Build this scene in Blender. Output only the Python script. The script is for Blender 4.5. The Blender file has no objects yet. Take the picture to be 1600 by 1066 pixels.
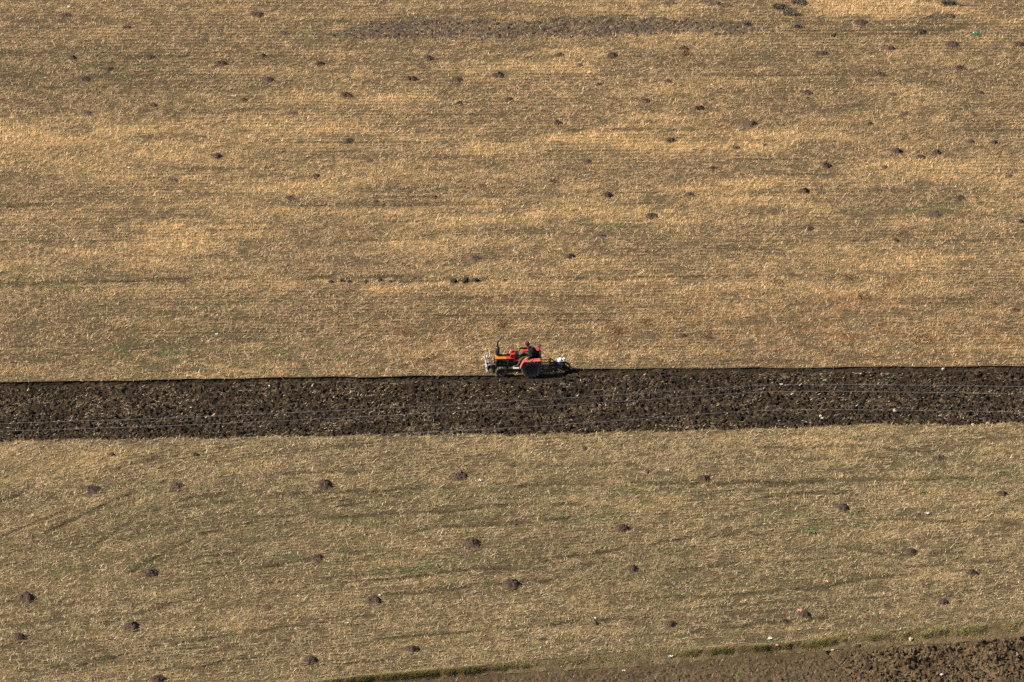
import bpy, bmesh, math, random
import numpy as np
from mathutils import Vector, Matrix
R = math.radians
S = bpy.context.scene
COL = S.collection
rng = np.random.default_rng(7)
random.seed(7)

# ------------------------------------------------------------------ camera, sky, sun, exposure
PITCH, HFOV, DIST = R(28.0), R(10.0), 269.0
TH = math.tan(HFOV / 2)
CAM = np.array([0.0, -DIST * math.cos(PITCH), DIST * math.sin(PITCH)])
cd = bpy.data.cameras.new('camera'); cam = bpy.data.objects.new('camera', cd); COL.objects.link(cam)
cam.location = CAM; cam.rotation_euler = (R(90) - PITCH, 0, 0)
cd.sensor_width = 36; cd.lens = 18 / TH; cd.clip_start = 1; cd.clip_end = 6000
S.camera = cam
SUN_EL, SUN_AZ = R(39), R(187)          # azimuth of the sun measured in the x-y plane from +x
w = bpy.data.worlds.new('World'); S.world = w; w.use_nodes = True
nt = w.node_tree
for n in list(nt.nodes): nt.nodes.remove(n)
sky = nt.nodes.new('ShaderNodeTexSky'); sky.sky_type = 'NISHITA'; sky.sun_disc = False
sky.sun_elevation = SUN_EL; sky.sun_rotation = R(90) - SUN_AZ
bg = nt.nodes.new('ShaderNodeBackground'); bg.inputs[1].default_value = 0.05
wo = nt.nodes.new('ShaderNodeOutputWorld')
nt.links.new(sky.outputs[0], bg.inputs[0]); nt.links.new(bg.outputs[0], wo.inputs[0])
ld = bpy.data.lights.new('sun', 'SUN'); ld.energy = 4.6; ld.angle = R(0.5); ld.color = (1.0, 0.91, 0.78)
sun = bpy.data.objects.new('sun', ld); COL.objects.link(sun)
SUND = Vector((math.cos(SUN_EL) * math.cos(SUN_AZ), math.cos(SUN_EL) * math.sin(SUN_AZ), math.sin(SUN_EL)))
sun.rotation_euler = SUND.to_track_quat('Z', 'Y').to_euler(); sun.location = (-60, 0, 60)
S.view_settings.view_transform = 'Standard'; S.view_settings.look = 'None'
S.view_settings.exposure = 1.27; S.view_settings.gamma = 1.0; S.view_settings.use_curve_mapping = False
S.render.engine = 'CYCLES'; S.cycles.use_denoising = False; S.cycles.max_bounces = 4
S.render.filter_size = 0.95

# ------------------------------------------------------------------ surveying: photo point <-> point on a level plane
def p2w(px, py, z=0.0):
    px = np.asarray(px, float); py = np.asarray(py, float)
    u = (px - 800) / 800 * TH; v = -(py - 533) / 800 * TH
    cp, sp = math.cos(PITCH), math.sin(PITCH)
    dy = cp + v * sp; dz = -sp + v * cp
    t = (z - CAM[2]) / dz
    return u * t, CAM[1] + dy * t
def w2p(x, y, z=0.0):
    cp, sp = math.cos(PITCH), math.sin(PITCH)
    ry, rz = y - CAM[1], z - CAM[2]
    d = ry * cp - rz * sp; up = ry * sp + rz * cp
    d = np.maximum(d, 20.0)
    return np.clip(800 + x / d / TH * 800, -900, 2500), np.clip(533 - up / d / TH * 800, -500, 1600)
def line(pts, z=0.0):
    a = np.array(pts, float); x, y = p2w(a[:, 0], a[:, 1], z)
    def f(q):
        q = np.asarray(q, float)
        r = np.interp(q, x, y)
        sl = (y[1] - y[0]) / (x[1] - x[0]); r = np.where(q < x[0], y[0] + sl * (q - x[0]), r)
        sr = (y[-1] - y[-2]) / (x[-1] - x[-2]); return np.where(q > x[-1], y[-1] + sr * (q - x[-1]), r)
    return f
STRIP_FAR = line([(-150, 599), (0, 597.5), (200, 594.5), (440, 590), (700, 587.5), (868, 584.8), (893, 577), (1060, 575.5), (1250, 574.5), (1600, 572), (1750, 571)])
STRIP_NEAR = line([(-150, 691), (0, 690), (180, 688), (330, 684), (540, 682), (800, 681), (960, 676), (1060, 674), (1250, 669), (1370, 665), (1600, 663), (1750, 662)])
DROP = 0.24
BANK_TOP = line([(300, 1092), (560, 1057), (780, 1038), (1000, 1017), (1200, 1008), (1250, 1002), (1325, 992), (1400, 987), (1475, 979), (1600, 970), (1750, 961)])
BANK_FOOT = line([(300, 1102), (560, 1068), (780, 1050), (1000, 1035), (1200, 1019), (1281, 1013), (1337, 1007), (1400, 1003), (1512, 996), (1600, 988), (1750, 979)], -DROP)

# ------------------------------------------------------------------ value noise
class Noise:
    def __init__(s, seed):
        s.t = np.random.default_rng(seed).random((256, 256)).astype(np.float32)
    def __call__(s, x, y):
        xi = np.floor(x).astype(np.int64); yi = np.floor(y).astype(np.int64)
        fx = (x - xi); fy = (y - yi); fx = fx * fx * (3 - 2 * fx); fy = fy * fy * (3 - 2 * fy)
        a = xi & 255; b = (xi + 1) & 255; c = yi & 255; d = (yi + 1) & 255; t = s.t
        return (t[a, c] * (1 - fx) + t[b, c] * fx) * (1 - fy) + (t[a, d] * (1 - fx) + t[b, d] * fx) * fy
    def fbm(s, x, y, o=3, g=0.5):
        r = 0; k = 1; tot = 0
        for i in range(o):
            r = r + k * s(x * 2.03 ** i + 17.3 * i, y * 2.03 ** i + 5.1 * i); tot += k; k *= g
        return r / tot
N1, N2, N3, N4, N5 = (Noise(i) for i in (1, 2, 3, 4, 5))
def sst(a, b, x):
    t = np.clip((x - a) / (b - a), 0, 1); return t * t * (3 - 2 * t)

_far, _near = STRIP_FAR, STRIP_NEAR
def _wob(q, a, k): return np.where(np.abs(q) < 40, a * (N4.fbm(np.asarray(q) / 2.2, np.asarray(q) * 0 + k, 2) - .5) + a * .7 * (N2.fbm(np.asarray(q) / .7, np.asarray(q) * 0 + k, 2) - .5), 0)
STRIP_FAR = lambda q: _far(q) + _wob(q, .13, 3) * np.where((np.asarray(q) > -3.5) & (np.asarray(q) < 4), .3, 1)
STRIP_NEAR = lambda q: _near(q) + _wob(q, .24, 11)
# ------------------------------------------------------------------ mesh helpers
def tag(o, label=None, cat=None, group=None, kind=None):
    for k, v in (('label', label), ('category', cat), ('group', group), ('kind', kind)):
        if v: o[k] = v
    return o
def link(name, me, mat=None, parent=None):
    if mat is not None and not me.materials: me.materials.append(mat)
    o = bpy.data.objects.new(name, me); COL.objects.link(o)
    if parent: o.parent = parent
    return o
def empty(name, loc, rot=(0, 0, 0)):
    o = bpy.data.objects.new(name, None); COL.objects.link(o); o.location = loc; o.rotation_euler = rot
    o.empty_display_size = 0.2
    return o
def raw_mesh(name, V, F, smooth=False, pcol=None, fcol=None):
    V = np.asarray(V, np.float32); F = np.asarray(F, np.int32); k = F.shape[1]
    me = bpy.data.meshes.new(name)
    me.vertices.add(len(V)); me.vertices.foreach_set('co', V.ravel())
    me.loops.add(F.size); me.loops.foreach_set('vertex_index', F.ravel())
    me.polygons.add(len(F)); me.polygons.foreach_set('loop_start', np.arange(0, F.size, k, dtype=np.int32))
    me.polygons.foreach_set('use_smooth', np.full(len(F), smooth))
    for c, dom in ((pcol, 'POINT'), (fcol, 'FACE')):
        if c is not None:
            a = me.attributes.new('tint', 'FLOAT_COLOR', dom)
            cc = np.ones((len(c), 4), np.float32); cc[:, :3] = c; a.data.foreach_set('color', cc.ravel())
    me.update(calc_edges=True)
    return me
def grid_mesh(name, X, Y, Z, smooth=True, pcol=None):
    nr, nc = X.shape
    V = np.stack([X, Y, Z], -1).reshape(-1, 3)
    i = np.arange(nr * nc).reshape(nr, nc)
    F = np.stack([i[:-1, :-1], i[:-1, 1:], i[1:, 1:], i[1:, :-1]], -1).reshape(-1, 4)
    return raw_mesh(name, V, F, smooth, None if pcol is None else pcol.reshape(-1, 3))

class MB:
    """collects solids into one mesh"""
    def __init__(s): s.bm = bmesh.new()
    def _add(s, verts, faces):
        vs = [s.bm.verts.new(v) for v in verts]
        for f in faces:
            try: s.bm.faces.new([vs[i] for i in f])
            except ValueError: pass
        return s
    def box(s, c, d, rot=None):
        hx, hy, hz = d[0] / 2, d[1] / 2, d[2] / 2
        vs = [Vector((x, y, z)) for x in (-hx, hx) for y in (-hy, hy) for z in (-hz, hz)]
        m = Matrix.Identity(3) if rot is None else rot
        return s._add([m @ v + Vector(c) for v in vs], [(0, 1, 3, 2), (4, 6, 7, 5), (0, 4, 5, 1), (2, 3, 7, 6), (0, 2, 6, 4), (1, 5, 7, 3)])
    def prism(s, prof, y0, y1):
        n = len(prof)
        vs = [(x, y0, z) for x, z in prof] + [(x, y1, z) for x, z in prof]
        return s._add(vs, [tuple(range(n)), tuple(range(2 * n - 1, n - 1, -1))] + [(i, i + n, (i + 1) % n + n, (i + 1) % n) for i in range(n)])
    def tube(s, path, r, n=8, cap=True):
        P = [Vector(p) for p in path]; rr = r if isinstance(r, (list, tuple)) else [r] * len(P)
        vs = []; up = None
        for i, p in enumerate(P):
            t = (P[min(i + 1, len(P) - 1)] - P[max(i - 1, 0)]).normalized()
            if up is None: up = Vector((0, 0, 1)) if abs(t.z) < .9 else Vector((1, 0, 0))
            a = t.cross(up).normalized(); b = a.cross(t).normalized(); up = b
            vs += [p + (a * math.cos(q) + b * math.sin(q)) * rr[i] for q in (2 * math.pi * k / n for k in range(n))]
        fs = [(i * n + k, i * n + (k + 1) % n, (i + 1) * n + (k + 1) % n, (i + 1) * n + k) for i in range(len(P) - 1) for k in range(n)]
        if cap: fs += [tuple(range(n - 1, -1, -1)), tuple((len(P) - 1) * n + k for k in range(n))]
        return s._add(vs, fs)
    def lathe(s, prof, c, axis='y', n=28, closed=True):
        """prof: (radius, offset along the axis)"""
        m = len(prof); vs = []
        for k in range(n):
            q = 2 * math.pi * k / n
            for r, h in prof:
                v = {'y': (r * math.cos(q), h, r * math.sin(q)), 'z': (r * math.cos(q), r * math.sin(q), h), 'x': (h, r * math.cos(q), r * math.sin(q))}[axis]
                vs.append(Vector(v) + Vector(c))
        mm = m if closed else m - 1
        return s._add(vs, [(k * m + j, k * m + (j + 1) % m, ((k + 1) % n) * m + (j + 1) % m, ((k + 1) % n) * m + j) for k in range(n) for j in range(mm)])
    def ball(s, c, r, u=12, v=8):
        rx, ry, rz = r if isinstance(r, (tuple, list)) else (r, r, r)
        t = bmesh.ops.create_uvsphere(s.bm, u_segments=u, v_segments=v, radius=1)
        for q in t['verts']: q.co = Vector((q.co.x * rx + c[0], q.co.y * ry + c[1], q.co.z * rz + c[2]))
        return s
    def build(s, name, mat, parent=None, bevel=0.0, smooth=False):
        bmesh.ops.recalc_face_normals(s.bm, faces=s.bm.faces)
        if bevel:
            es = [e for e in s.bm.edges if len(e.link_faces) == 2 and e.calc_face_angle(0) > 0.6]
            bmesh.ops.bevel(s.bm, geom=es, offset=bevel, segments=2, affect='EDGES', clamp_overlap=True)
        me = bpy.data.meshes.new(name); s.bm.to_mesh(me); s.bm.free()
        if smooth: me.polygons.foreach_set('use_smooth', np.full(len(me.polygons), True))
        return link(name, me, mat, parent)

# ------------------------------------------------------------------ materials
def mat_base(name):
    m = bpy.data.materials.new(name); m.use_nodes = True
    b = m.node_tree.nodes['Principled BSDF']; return m, m.node_tree, b
def mat_tint(name, rough=0.85, spec=0.15, nscale=0, namp=0.0, bump=0.0):
    """base colour from the mesh's own tint, varied by fine noise"""
    m, t, b = mat_base(name)
    b.inputs['Roughness'].default_value = rough; b.inputs['Specular IOR Level'].default_value = spec
    a = t.nodes.new('ShaderNodeAttribute'); a.attribute_name = 'tint'
    out = a.outputs['Color']
    if nscale:
        g = t.nodes.new('ShaderNodeNewGeometry'); n = t.nodes.new('ShaderNodeTexNoise'); n.inputs['Scale'].default_value = nscale; n.inputs['Detail'].default_value = 6
        n.inputs['Roughness'].default_value = 0.7
        t.links.new(g.outputs['Position'], n.inputs['Vector'])
        mr = t.nodes.new('ShaderNodeMapRange'); mr.inputs['From Min'].default_value = .3; mr.inputs['From Max'].default_value = .7
        mr.inputs['To Min'].default_value = 1 - namp; mr.inputs['To Max'].default_value = 1 + namp
        t.links.new(n.outputs['Fac'], mr.inputs['Value'])
        mx = t.nodes.new('ShaderNodeMix'); mx.data_type = 'RGBA'; mx.blend_type = 'MULTIPLY'; mx.inputs[0].default_value = 1
        t.links.new(out, mx.inputs[6]); t.links.new(mr.outputs[0], mx.inputs[7]); out = mx.outputs[2]
        if bump:
            bp = t.nodes.new('ShaderNodeBump'); bp.inputs['Strength'].default_value = bump; bp.inputs['Distance'].default_value = .05
            t.links.new(n.outputs['Fac'], bp.inputs['Height']); t.links.new(bp.outputs[0], b.inputs['Normal'])
    t.links.new(out, b.inputs['Base Color'])
    return m
def mat_noise(name, c1, c2, scale=6, rough=0.6, spec=0.3, metal=0.0, bump=0.0, lo=.35, hi=.65):
    m, t, b = mat_base(name)
    b.inputs['Roughness'].default_value = rough; b.inputs['Specular IOR Level'].default_value = spec; b.inputs['Metallic'].default_value = metal
    tc = t.nodes.new('ShaderNodeTexCoord'); n = t.nodes.new('ShaderNodeTexNoise'); n.inputs['Scale'].default_value = scale; n.inputs['Detail'].default_value = 5
    r = t.nodes.new('ShaderNodeValToRGB'); r.color_ramp.elements[0].position = lo; r.color_ramp.elements[1].position = hi
    r.color_ramp.elements[0].color = (*c1, 1); r.color_ramp.elements[1].color = (*c2, 1)
    t.links.new(tc.outputs['Object'], n.inputs['Vector']); t.links.new(n.outputs['Fac'], r.inputs[0]); t.links.new(r.outputs[0], b.inputs['Base Color'])
    if bump:
        bp = t.nodes.new('ShaderNodeBump'); bp.inputs['Strength'].default_value = bump; bp.inputs['Distance'].default_value = .04
        t.links.new(n.outputs['Fac'], bp.inputs['Height']); t.links.new(bp.outputs[0], b.inputs['Normal'])
    return m
M_FIELD = mat_tint('field_soil', .95, .1, 13, .75, 1.0)
M_SOIL = mat_tint('turned_soil', .95, .12, 16, .55, .9)
def mat_blade(name, tr):
    m = bpy.data.materials.new(name); m.use_nodes = True; t = m.node_tree; t.nodes.remove(t.nodes['Principled BSDF'])
    a = t.nodes.new('ShaderNodeAttribute'); a.attribute_name = 'tint'
    d = t.nodes.new('ShaderNodeBsdfDiffuse'); l = t.nodes.new('ShaderNodeBsdfTranslucent'); x = t.nodes.new('ShaderNodeMixShader'); x.inputs[0].default_value = tr
    g = t.nodes.new('ShaderNodeBsdfGlossy'); g.inputs['Roughness'].default_value = .45; y = t.nodes.new('ShaderNodeMixShader'); y.inputs[0].default_value = .05
    t.links.new(a.outputs['Color'], d.inputs[0]); t.links.new(a.outputs['Color'], l.inputs[0])
    t.links.new(d.outputs[0], x.inputs[1]); t.links.new(l.outputs[0], x.inputs[2]); t.links.new(x.outputs[0], y.inputs[1]); t.links.new(g.outputs[0], y.inputs[2])
    t.links.new(y.outputs[0], t.nodes['Material Output'].inputs[0]); return m
M_STRAW = mat_blade('straw', .3)
M_GRASS = mat_blade('grass_blades', .5)
M_HILL = mat_noise('molehill_soil', (.022, .0145, .0105), (.090, .061, .044), 9, .95, .1, bump=.6)
M_HILLDRY = mat_noise('dry_molehill_soil', (.035, .024, .016), (.12, .082, .053), 9, .95, .1, bump=.6)
M_CLOD = mat_noise('clod_soil', (.014, .011, .008), (.055, .042, .03), 8, .95, .1, bump=.5)

# ------------------------------------------------------------------ where things lie in the field
# (photo x, photo y, photo width, shape, label) - shape: m = heaped mound, c = crumbly spread heap, t = twin heap, f = worn flat heap
HILLS = [
 (103, 21, 22, 'c', 'flat dark molehill near the top left corner, below a white speck'),
 (198, 41, 18, 'm', 'small peaked molehill right and below the flat one near the top left corner'),
 (401, 20, 26, 'c', 'long flat molehill under the top edge, left of the far ploughed patch'),
 (443, 49, 20, 'f', 'worn greyish molehill at the left tail of the far ploughed patch'),
 (318, 60, 18, 'f', 'worn dark molehill at the thin far left end of the ploughed patch tail'),
 (113, 88, 16, 'm', 'small rounded molehill in the far left, above the widest dark crumbly one'),
 (234, 86, 18, 'm', 'small dark molehill midway between the left edge and the ploughed patch tail'),
 (410, 84, 14, 'm', 'tiny round molehill just under the ploughed patch tail'),
 (346, 97, 26, 't', 'widest twin-peaked dark molehill in the upper left of the field'),
 (499, 97, 22, 'm', 'peaked molehill below the left end of the far ploughed patch'),
 (169, 105, 18, 'c', 'flat crumbly molehill just above the wide crumbly one at far left'),
 (130, 121, 26, 'c', 'wide crumbly molehill in the far left of the upper field'),
 (253, 125, 22, 'f', 'worn brown molehill below the twin-peaked one, left of it'),
 (421, 122, 20, 'm', 'dark peaked molehill right and below the wide twin-peaked one'),
 (380, 153, 14, 'm', 'small steep molehill below the dark peaked one, upper left field'),
 (240, 162, 16, 'm', 'small dark molehill with green tufts, alone in the upper left field'),
 (135, 173, 18, 'f', 'faint flat molehill by the left, below the wide crumbly one'),
 (457, 174, 20, 'f', 'faint flat molehill right and below the small steep one'),
 (339, 241, 17, 'm', 'lone dark molehill in the golden band on the left'),
 (470, 218, 13, 'f', 'faint brown molehill in the golden band, left of the tuft-fringed dark one'),
 (270, 278, 18, 'f', 'faint molehill below and left of the lone dark one in the golden band'),
 (494, 272, 15, 'm', 'small brown molehill right above the round one on pale straw'),
 (453, 307, 18, 'm', 'round dark molehill on pale straw, left middle of the upper field'),
 (287, 334, 15, 'f', 'low brown molehill at the bottom left of the pale straw band'),
 (670, 88, 20, 'm', 'peaked molehill just under the left half of the far ploughed patch'),
 (643, 121, 22, 't', 'twin-peaked molehill left of a crumbly one, under the far ploughed patch'),
 (714, 122, 22, 'c', 'crumbly molehill between the twin-peaked one and the broad mound to its right'),
 (778, 115, 22, 'm', 'broad mound straight above the tractor, nearest below the far ploughed patch'),
 (874, 84, 18, 'm', 'dark peaked molehill just under the right half of the far ploughed patch'),
 (956, 83, 20, 'm', 'smooth brown molehill under the right half of the far ploughed patch'),
 (905, 98, 12, 'c', 'tiny flat dark molehill below and between two mounds under the ploughed patch'),
 (540, 146, 20, 'm', 'brown peaked molehill left of the small triangular one, upper field'),
 (717, 159, 14, 'm', 'small triangular molehill, left of a taller one in the upper field centre'),
 (795, 153, 17, 'm', 'tall dark molehill straight above the tractor bonnet in the upper field'),
 (935, 129, 13, 'm', 'small upright molehill right of the centre, above the golden band'),
 (1043, 124, 16, 'm', 'smooth molehill below the right end of the far ploughed patch'),
 (1009, 155, 18, 'm', 'dark pointed molehill below the smooth one, right of the centre'),
 (871, 189, 18, 'm', 'grey brown rounded molehill above the golden band, right above the driver'),
 (1014, 187, 15, 'f', 'faint molehill straight below the dark pointed one, right of the centre'),
 (736, 189, 15, 'f', 'faint molehill below the small triangular one in the upper centre'),
 (604, 176, 14, 'f', 'low thin molehill below the brown peaked one, left of the centre'),
 (545, 216, 16, 'm', 'dark molehill fringed with straw at the left end of the golden band'),
 (694, 219, 16, 'f', 'low dark molehill on the upper rim of the golden band, above the exhaust'),
 (1048, 217, 20, 't', 'twin-peaked dark molehill in the golden band, right of the centre'),
 (577, 248, 17, 'f', 'worn brown molehill below the straw-fringed dark one'),
 (918, 249, 18, 'c', 'crumbly molehill below the golden band, above and right of the driver'),
 (864, 280, 15, 'm', 'small dark molehill above the driver, below the golden band'),
 (754, 287, 17, 'f', 'low worn molehill above the exhaust, left of the small dark one'),
 (948, 302, 21, 'm', 'broad dark molehill right of the small dark one above the driver'),
 (678, 305, 13, 'm', 'small rounded molehill up left of the tractor, in mid field'),
 (588, 311, 10, 'm', 'tiny dark molehill left of the small rounded one in mid field'),
 (1018, 334, 20, 'm', 'rounded molehill down right of the broad dark one in mid field'),
 (1068, 73, 18, 'm', 'rounded molehill touching the underside of the ploughed patch at its right end'),
 (1345, 32, 26, 'c', 'long brown molehill below the strip of golden straw at top right'),
 (1392, 73, 18, 't', 'blackest twin-peaked molehill in the upper right of the field'),
 (1284, 81, 24, 'c', 'flat brown molehill left of the blackest twin-peaked one'),
 (1438, 46, 16, 'm', 'small sharp molehill left of the green scrap, below the bare dark patch'),
 (1487, 66, 26, 'c', 'long low molehill just below and left of the green scrap'),
 (1592, 66, 22, 'c', 'dark crumbly molehill cut by the right edge, near the green scrap'),
 (1499, 104, 22, 'm', 'big round molehill below the green scrap, upper right'),
 (1374, 113, 24, 'c', 'flat reddish molehill below the blackest twin-peaked one'),
 (1127, 96, 13, 'f', 'small faint molehill below the right tip of the far ploughed patch'),
 (1261, 142, 19, 'm', 'broad dark mound below the flat brown one, upper right'),
 (1394, 145, 17, 'f', 'faint greyish molehill straight below the flat reddish one'),
 (1532, 142, 16, 'm', 'small molehill below the big round one, toward the right edge'),
 (1092, 166, 22, 't', 'twin-peaked molehill right of the dark pointed one, above the golden band'),
 (1283, 171, 20, 'f', 'worn molehill below the broad dark mound, upper right'),
 (1414, 174, 15, 'f', 'worn brown molehill below the faint greyish one, upper right'),
 (1522, 177, 14, 'f', 'worn low molehill below the small one toward the right edge'),
 (1176, 191, 20, 'm', 'dark molehill at the top rim of the golden band on the right'),
 (1359, 192, 16, 'm', 'small brown molehill just above the golden band on the right'),
 (1517, 219, 14, 'm', 'left one of a close pair of small dark molehills near the right edge'),
 (1553, 219, 13, 'm', 'right one of a close pair of small dark molehills near the right edge'),
 (1151, 228, 14, 'c', 'small flat molehill in the golden band, left one of a flat pair'),
 (1195, 223, 14, 'c', 'small flat molehill in the golden band, right one of a flat pair'),
 (1401, 234, 22, 'm', 'left and tallest of three molehills clustered on the right'),
 (1438, 242, 20, 'c', 'lowest and flattest of three molehills clustered on the right'),
 (1463, 235, 18, 'm', 'right one of three molehills clustered on the right'),
 (1114, 260, 16, 'm', 'brown molehill below the flat pair in the golden band'),
 (1290, 256, 19, 'm', 'dark molehill left and below the cluster of three on the right'),
 (1382, 259, 13, 'm', 'small molehill straight below the tallest of the clustered three'),
 (1576, 271, 17, 'f', 'low dark molehill near the right edge, below the close pair'),
 (1256, 296, 20, 'm', 'blackest steep molehill in the right middle of the field'),
 (1369, 295, 20, 'f', 'flat worn molehill right of the blackest steep one'),
 (1077, 301, 17, 'm', 'rounded brown molehill left of the blackest steep one, in mid field'),
 (1500, 306, 18, 'm', 'dark molehill below the low one near the right edge'),
 (1318, 326, 15, 'f', 'low flat molehill down right of the blackest steep one'),
 (1458, 331, 30, 'f', 'very wide faint molehill overgrown with green, right middle'),
 (1595, 343, 14, 'm', 'small molehill cut by the right edge in mid field'),
 (1264, 354, 22, 'c', 'flat reddish molehill below the blackest steep one'),
 (1399, 373, 14, 'm', 'small black molehill right of the flat reddish one in mid field'),
 (1519, 374, 14, 'f', 'small faint molehill right of the small black one in mid field'),
 (1219, 395, 18, 'f', 'worn brown molehill left and below the flat reddish one'),
 (743, 399, 19, 'c', 'flat reddish molehill above the black clods, over the exhaust'),
 (891, 397, 20, 'm', 'reddish peaked molehill above and right of the driver, mid field'),
 (940, 366, 19, 'c', 'flat crumbly molehill above the reddish peaked one'),
 (1036, 397, 17, 'f', 'worn molehill right of the reddish peaked one, mid field'),
 (630, 409, 9, 'm', 'tiny dark molehill left of the flat reddish one above the clods'),
 (1067, 522, 14, 'm', 'small dark molehill right of the tractor, between it and the right edge'),
 (1586, 482, 20, 'c', 'dark crumbly molehill near the right edge, above the ploughed strip'),
 (496, 565, 15, 'f', 'brown smear of a molehill on the far lip of the ploughed strip'),
 # near field
 (142, 762, 30, 'c', 'wide grey molehill left of another one, below the ploughed strip at left'),
 (275, 756, 24, 'c', 'grey crumbly molehill on a diagonal rut, below the ploughed strip at left'),
 (212, 826, 20, 'f', 'pale worn molehill between diagonal ruts on the left'),
 (236, 894, 28, 'm', 'tall reddish molehill with green leaves behind it, near field left'),
 (41, 931, 28, 'm', 'reddish molehill beside the left edge of the near field'),
 (507, 755, 25, 'm', 'smooth grey molehill below the ploughed strip, left of the tractor'),
 (720, 741, 22, 'm', 'brown molehill below the ploughed strip, under the tractor front, beside a white scrap'),
 (737, 845, 28, 'm', 'large reddish molehill standing alone below the tractor, near field centre'),
 (496, 869, 22, 'm', 'small reddish molehill on the green rut left of the large reddish one'),
 (584, 934, 26, 'm', 'dark molehill with a white scrap on its right shoulder'),
 (800, 910, 26, 'm', 'dark molehill below and right of the large reddish one'),
 (1099, 745, 20, 'm', 'small brown molehill below the ploughed strip, right of the tractor'),
 (973, 824, 25, 'm', 'reddish grey molehill right of the large reddish one, near field'),
 (989, 885, 22, 'm', 'low brown molehill below the reddish grey one'),
 (1467, 713, 24, 'c', 'flat dark molehill just below the ploughed strip on the right'),
 (1317, 790, 22, 'm', 'dark molehill with a green weed at its right foot'),
 (1566, 770, 18, 'm', 'small brown molehill in tall straw by the right edge, near field'),
 (1424, 859, 21, 'm', 'smooth dark molehill down right of the green weeds, near field'),
 (1517, 892, 19, 'm', 'round dark molehill to the right of and below the smooth dark one'),
 (1474, 938, 19, 'm', 'round black molehill above the grassy bank on the right'),
 (1206, 861, 13, 'f', 'small faint molehill below the two green weeds at their left'),
 (206, 977, 24, 'm', 'dark molehill in the bottom left, right of the low reddish one'),
 (30, 992, 22, 'm', 'low reddish molehill by the left edge, below the taller one there'),
 (417, 947, 22, 'f', 'worn reddish molehill up right of the dark one at bottom left'),
 (486, 1030, 24, 'm', 'grey molehill near the bottom edge, left of the grassy bank end'),
 (246, 1059, 22, 'm', 'grey molehill touching the bottom edge on the left'),
 (643, 1012, 24, 'm', 'smooth purple grey molehill just above the left end of the grassy bank'),
 (848, 997, 16, 'c', 'small crumbly dark molehill above the middle of the grassy bank'),
 (1049, 973, 21, 'm', 'dark molehill above the grassy bank, right of the crumbly one'),
 (1257, 958, 22, 'm', 'black molehill with a pink scrap on top, above the grassy bank'),
]
hx, hy = p2w([h[0] for h in HILLS], [h[1] + 4 for h in HILLS])
hw = np.array([h[2] for h in HILLS]) / 34.0
# true scale at each depth (metres per photo pixel there)
def mpp(x, y): return ((y - CAM[1]) * math.cos(PITCH) + CAM[2] * math.sin(PITCH)) * TH / 800
hr = np.array([h[2] for h in HILLS]) * mpp(hx, hy) / 2

# ------------------------------------------------------------------ the character of the stubble at a ground point
GOLD = [(110, 225, 190, 38, .75), (560, 225, 260, 26, .7), (620, 235, 180, 14, .4), (1130, 228, 330, 26, .8), (1480, 272, 240, 30, .7), (420, 285, 190, 26, .75),
        (330, 375, 160, 26, .8), (720, 335, 300, 24, .5), (1000, 330, 200, 26, .5), (1180, 305, 280, 22, .5), (950, 446, 420, 9, .7), (560, 447, 110, 6, .9), (1250, 441, 190, 8, .75),
        (1330, 12, 110, 13, 1.0), (700, 100, 320, 22, .35), (330, 18, 200, 14, .5), (150, 715, 200, 34, .8), (310, 712, 130, 22, .6), (1300, 702, 240, 12, .5), (1540, 808, 130, 14, .8), (1480, 775, 120, 24, .35), (760, 700, 400, 16, .25),
        (50, 385, 200, 40, .35), (600, 385, 300, 40, .3), (1400, 400, 260, 40, .35), (920, 140, 200, 14, .35), (640, 150, 150, 12, .4), (850, 225, 240, 16, .55)]
RUST = [(1400, 530, 260, 40, .9), (1080, 520, 200, 40, .7), (1320, 470, 220, 30, .6), (1050, 470, 260, 30, .4), (660, 520, 160, 30, .4), (783, 507, 22, 9, 1.0), (1397, 441, 30, 7, .9), (1323, 433, 20, 6, .8), (760, 560, 400, 20, .2), (1330, 12, 100, 12, .5), (1170, 200, 250, 30, .35)]
DULL = [(120, 110, 300, 70, .8), (250, 520, 380, 60, .8), (60, 250, 130, 30, .7), (350, 30, 150, 50, .4), (1450, 110, 240, 60, .55), (640, 500, 300, 50, .5), (1000, 390, 200, 26, .25), (1300, 30, 400, 12, .35),
        (200, 850, 350, 130, .7), (700, 850, 400, 90, .5), (1200, 880, 400, 90, .45), (100, 1010, 300, 70, .7), (1250, 960, 400, 40, .6), (600, 1000, 400, 40, .4), (200, 300, 260, 20, .35), (830, 350, 150, 20, .25)]
GREEN = [(560, 60, 120, 14, .3), (150, 100, 120, 14, .5), (240, 165, 50, 8, .4), (320, 560, 300, 26, .5), (250, 480, 200, 30, .25), (930, 340, 130, 16, .4), (1450, 330, 90, 14, .6), (20, 440, 80, 20, .5), (600, 880, 200, 20, .5), (250, 890, 160, 14, .6),
         (950, 780, 220, 40, .5), (1300, 810, 160, 40, .5), (1500, 740, 160, 20, .5), (1270, 690, 80, 9, .5), (1600, 710, 90, 16, .4), (300, 820, 130, 30, .4), (1000, 900, 400, 40, .25), (880, 360, 70, 14, .3), (1100, 1000, 500, 14, .35), (500, 800, 350, 60, .3)]
def blobs(L, px, py, warp=1.0):
    r = np.zeros_like(px)
    wx = (N4(px / 60, py / 16) - .5) * 120 * warp; wy = (N5(px / 60, py / 16) - .5) * 22 * warp
    for x, y, a, b, k in L:
        r = np.maximum(r, k * np.exp(-(((px + wx - x) / a) ** 2 + ((py + wy - y) / b) ** 2)))
    return r
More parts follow.
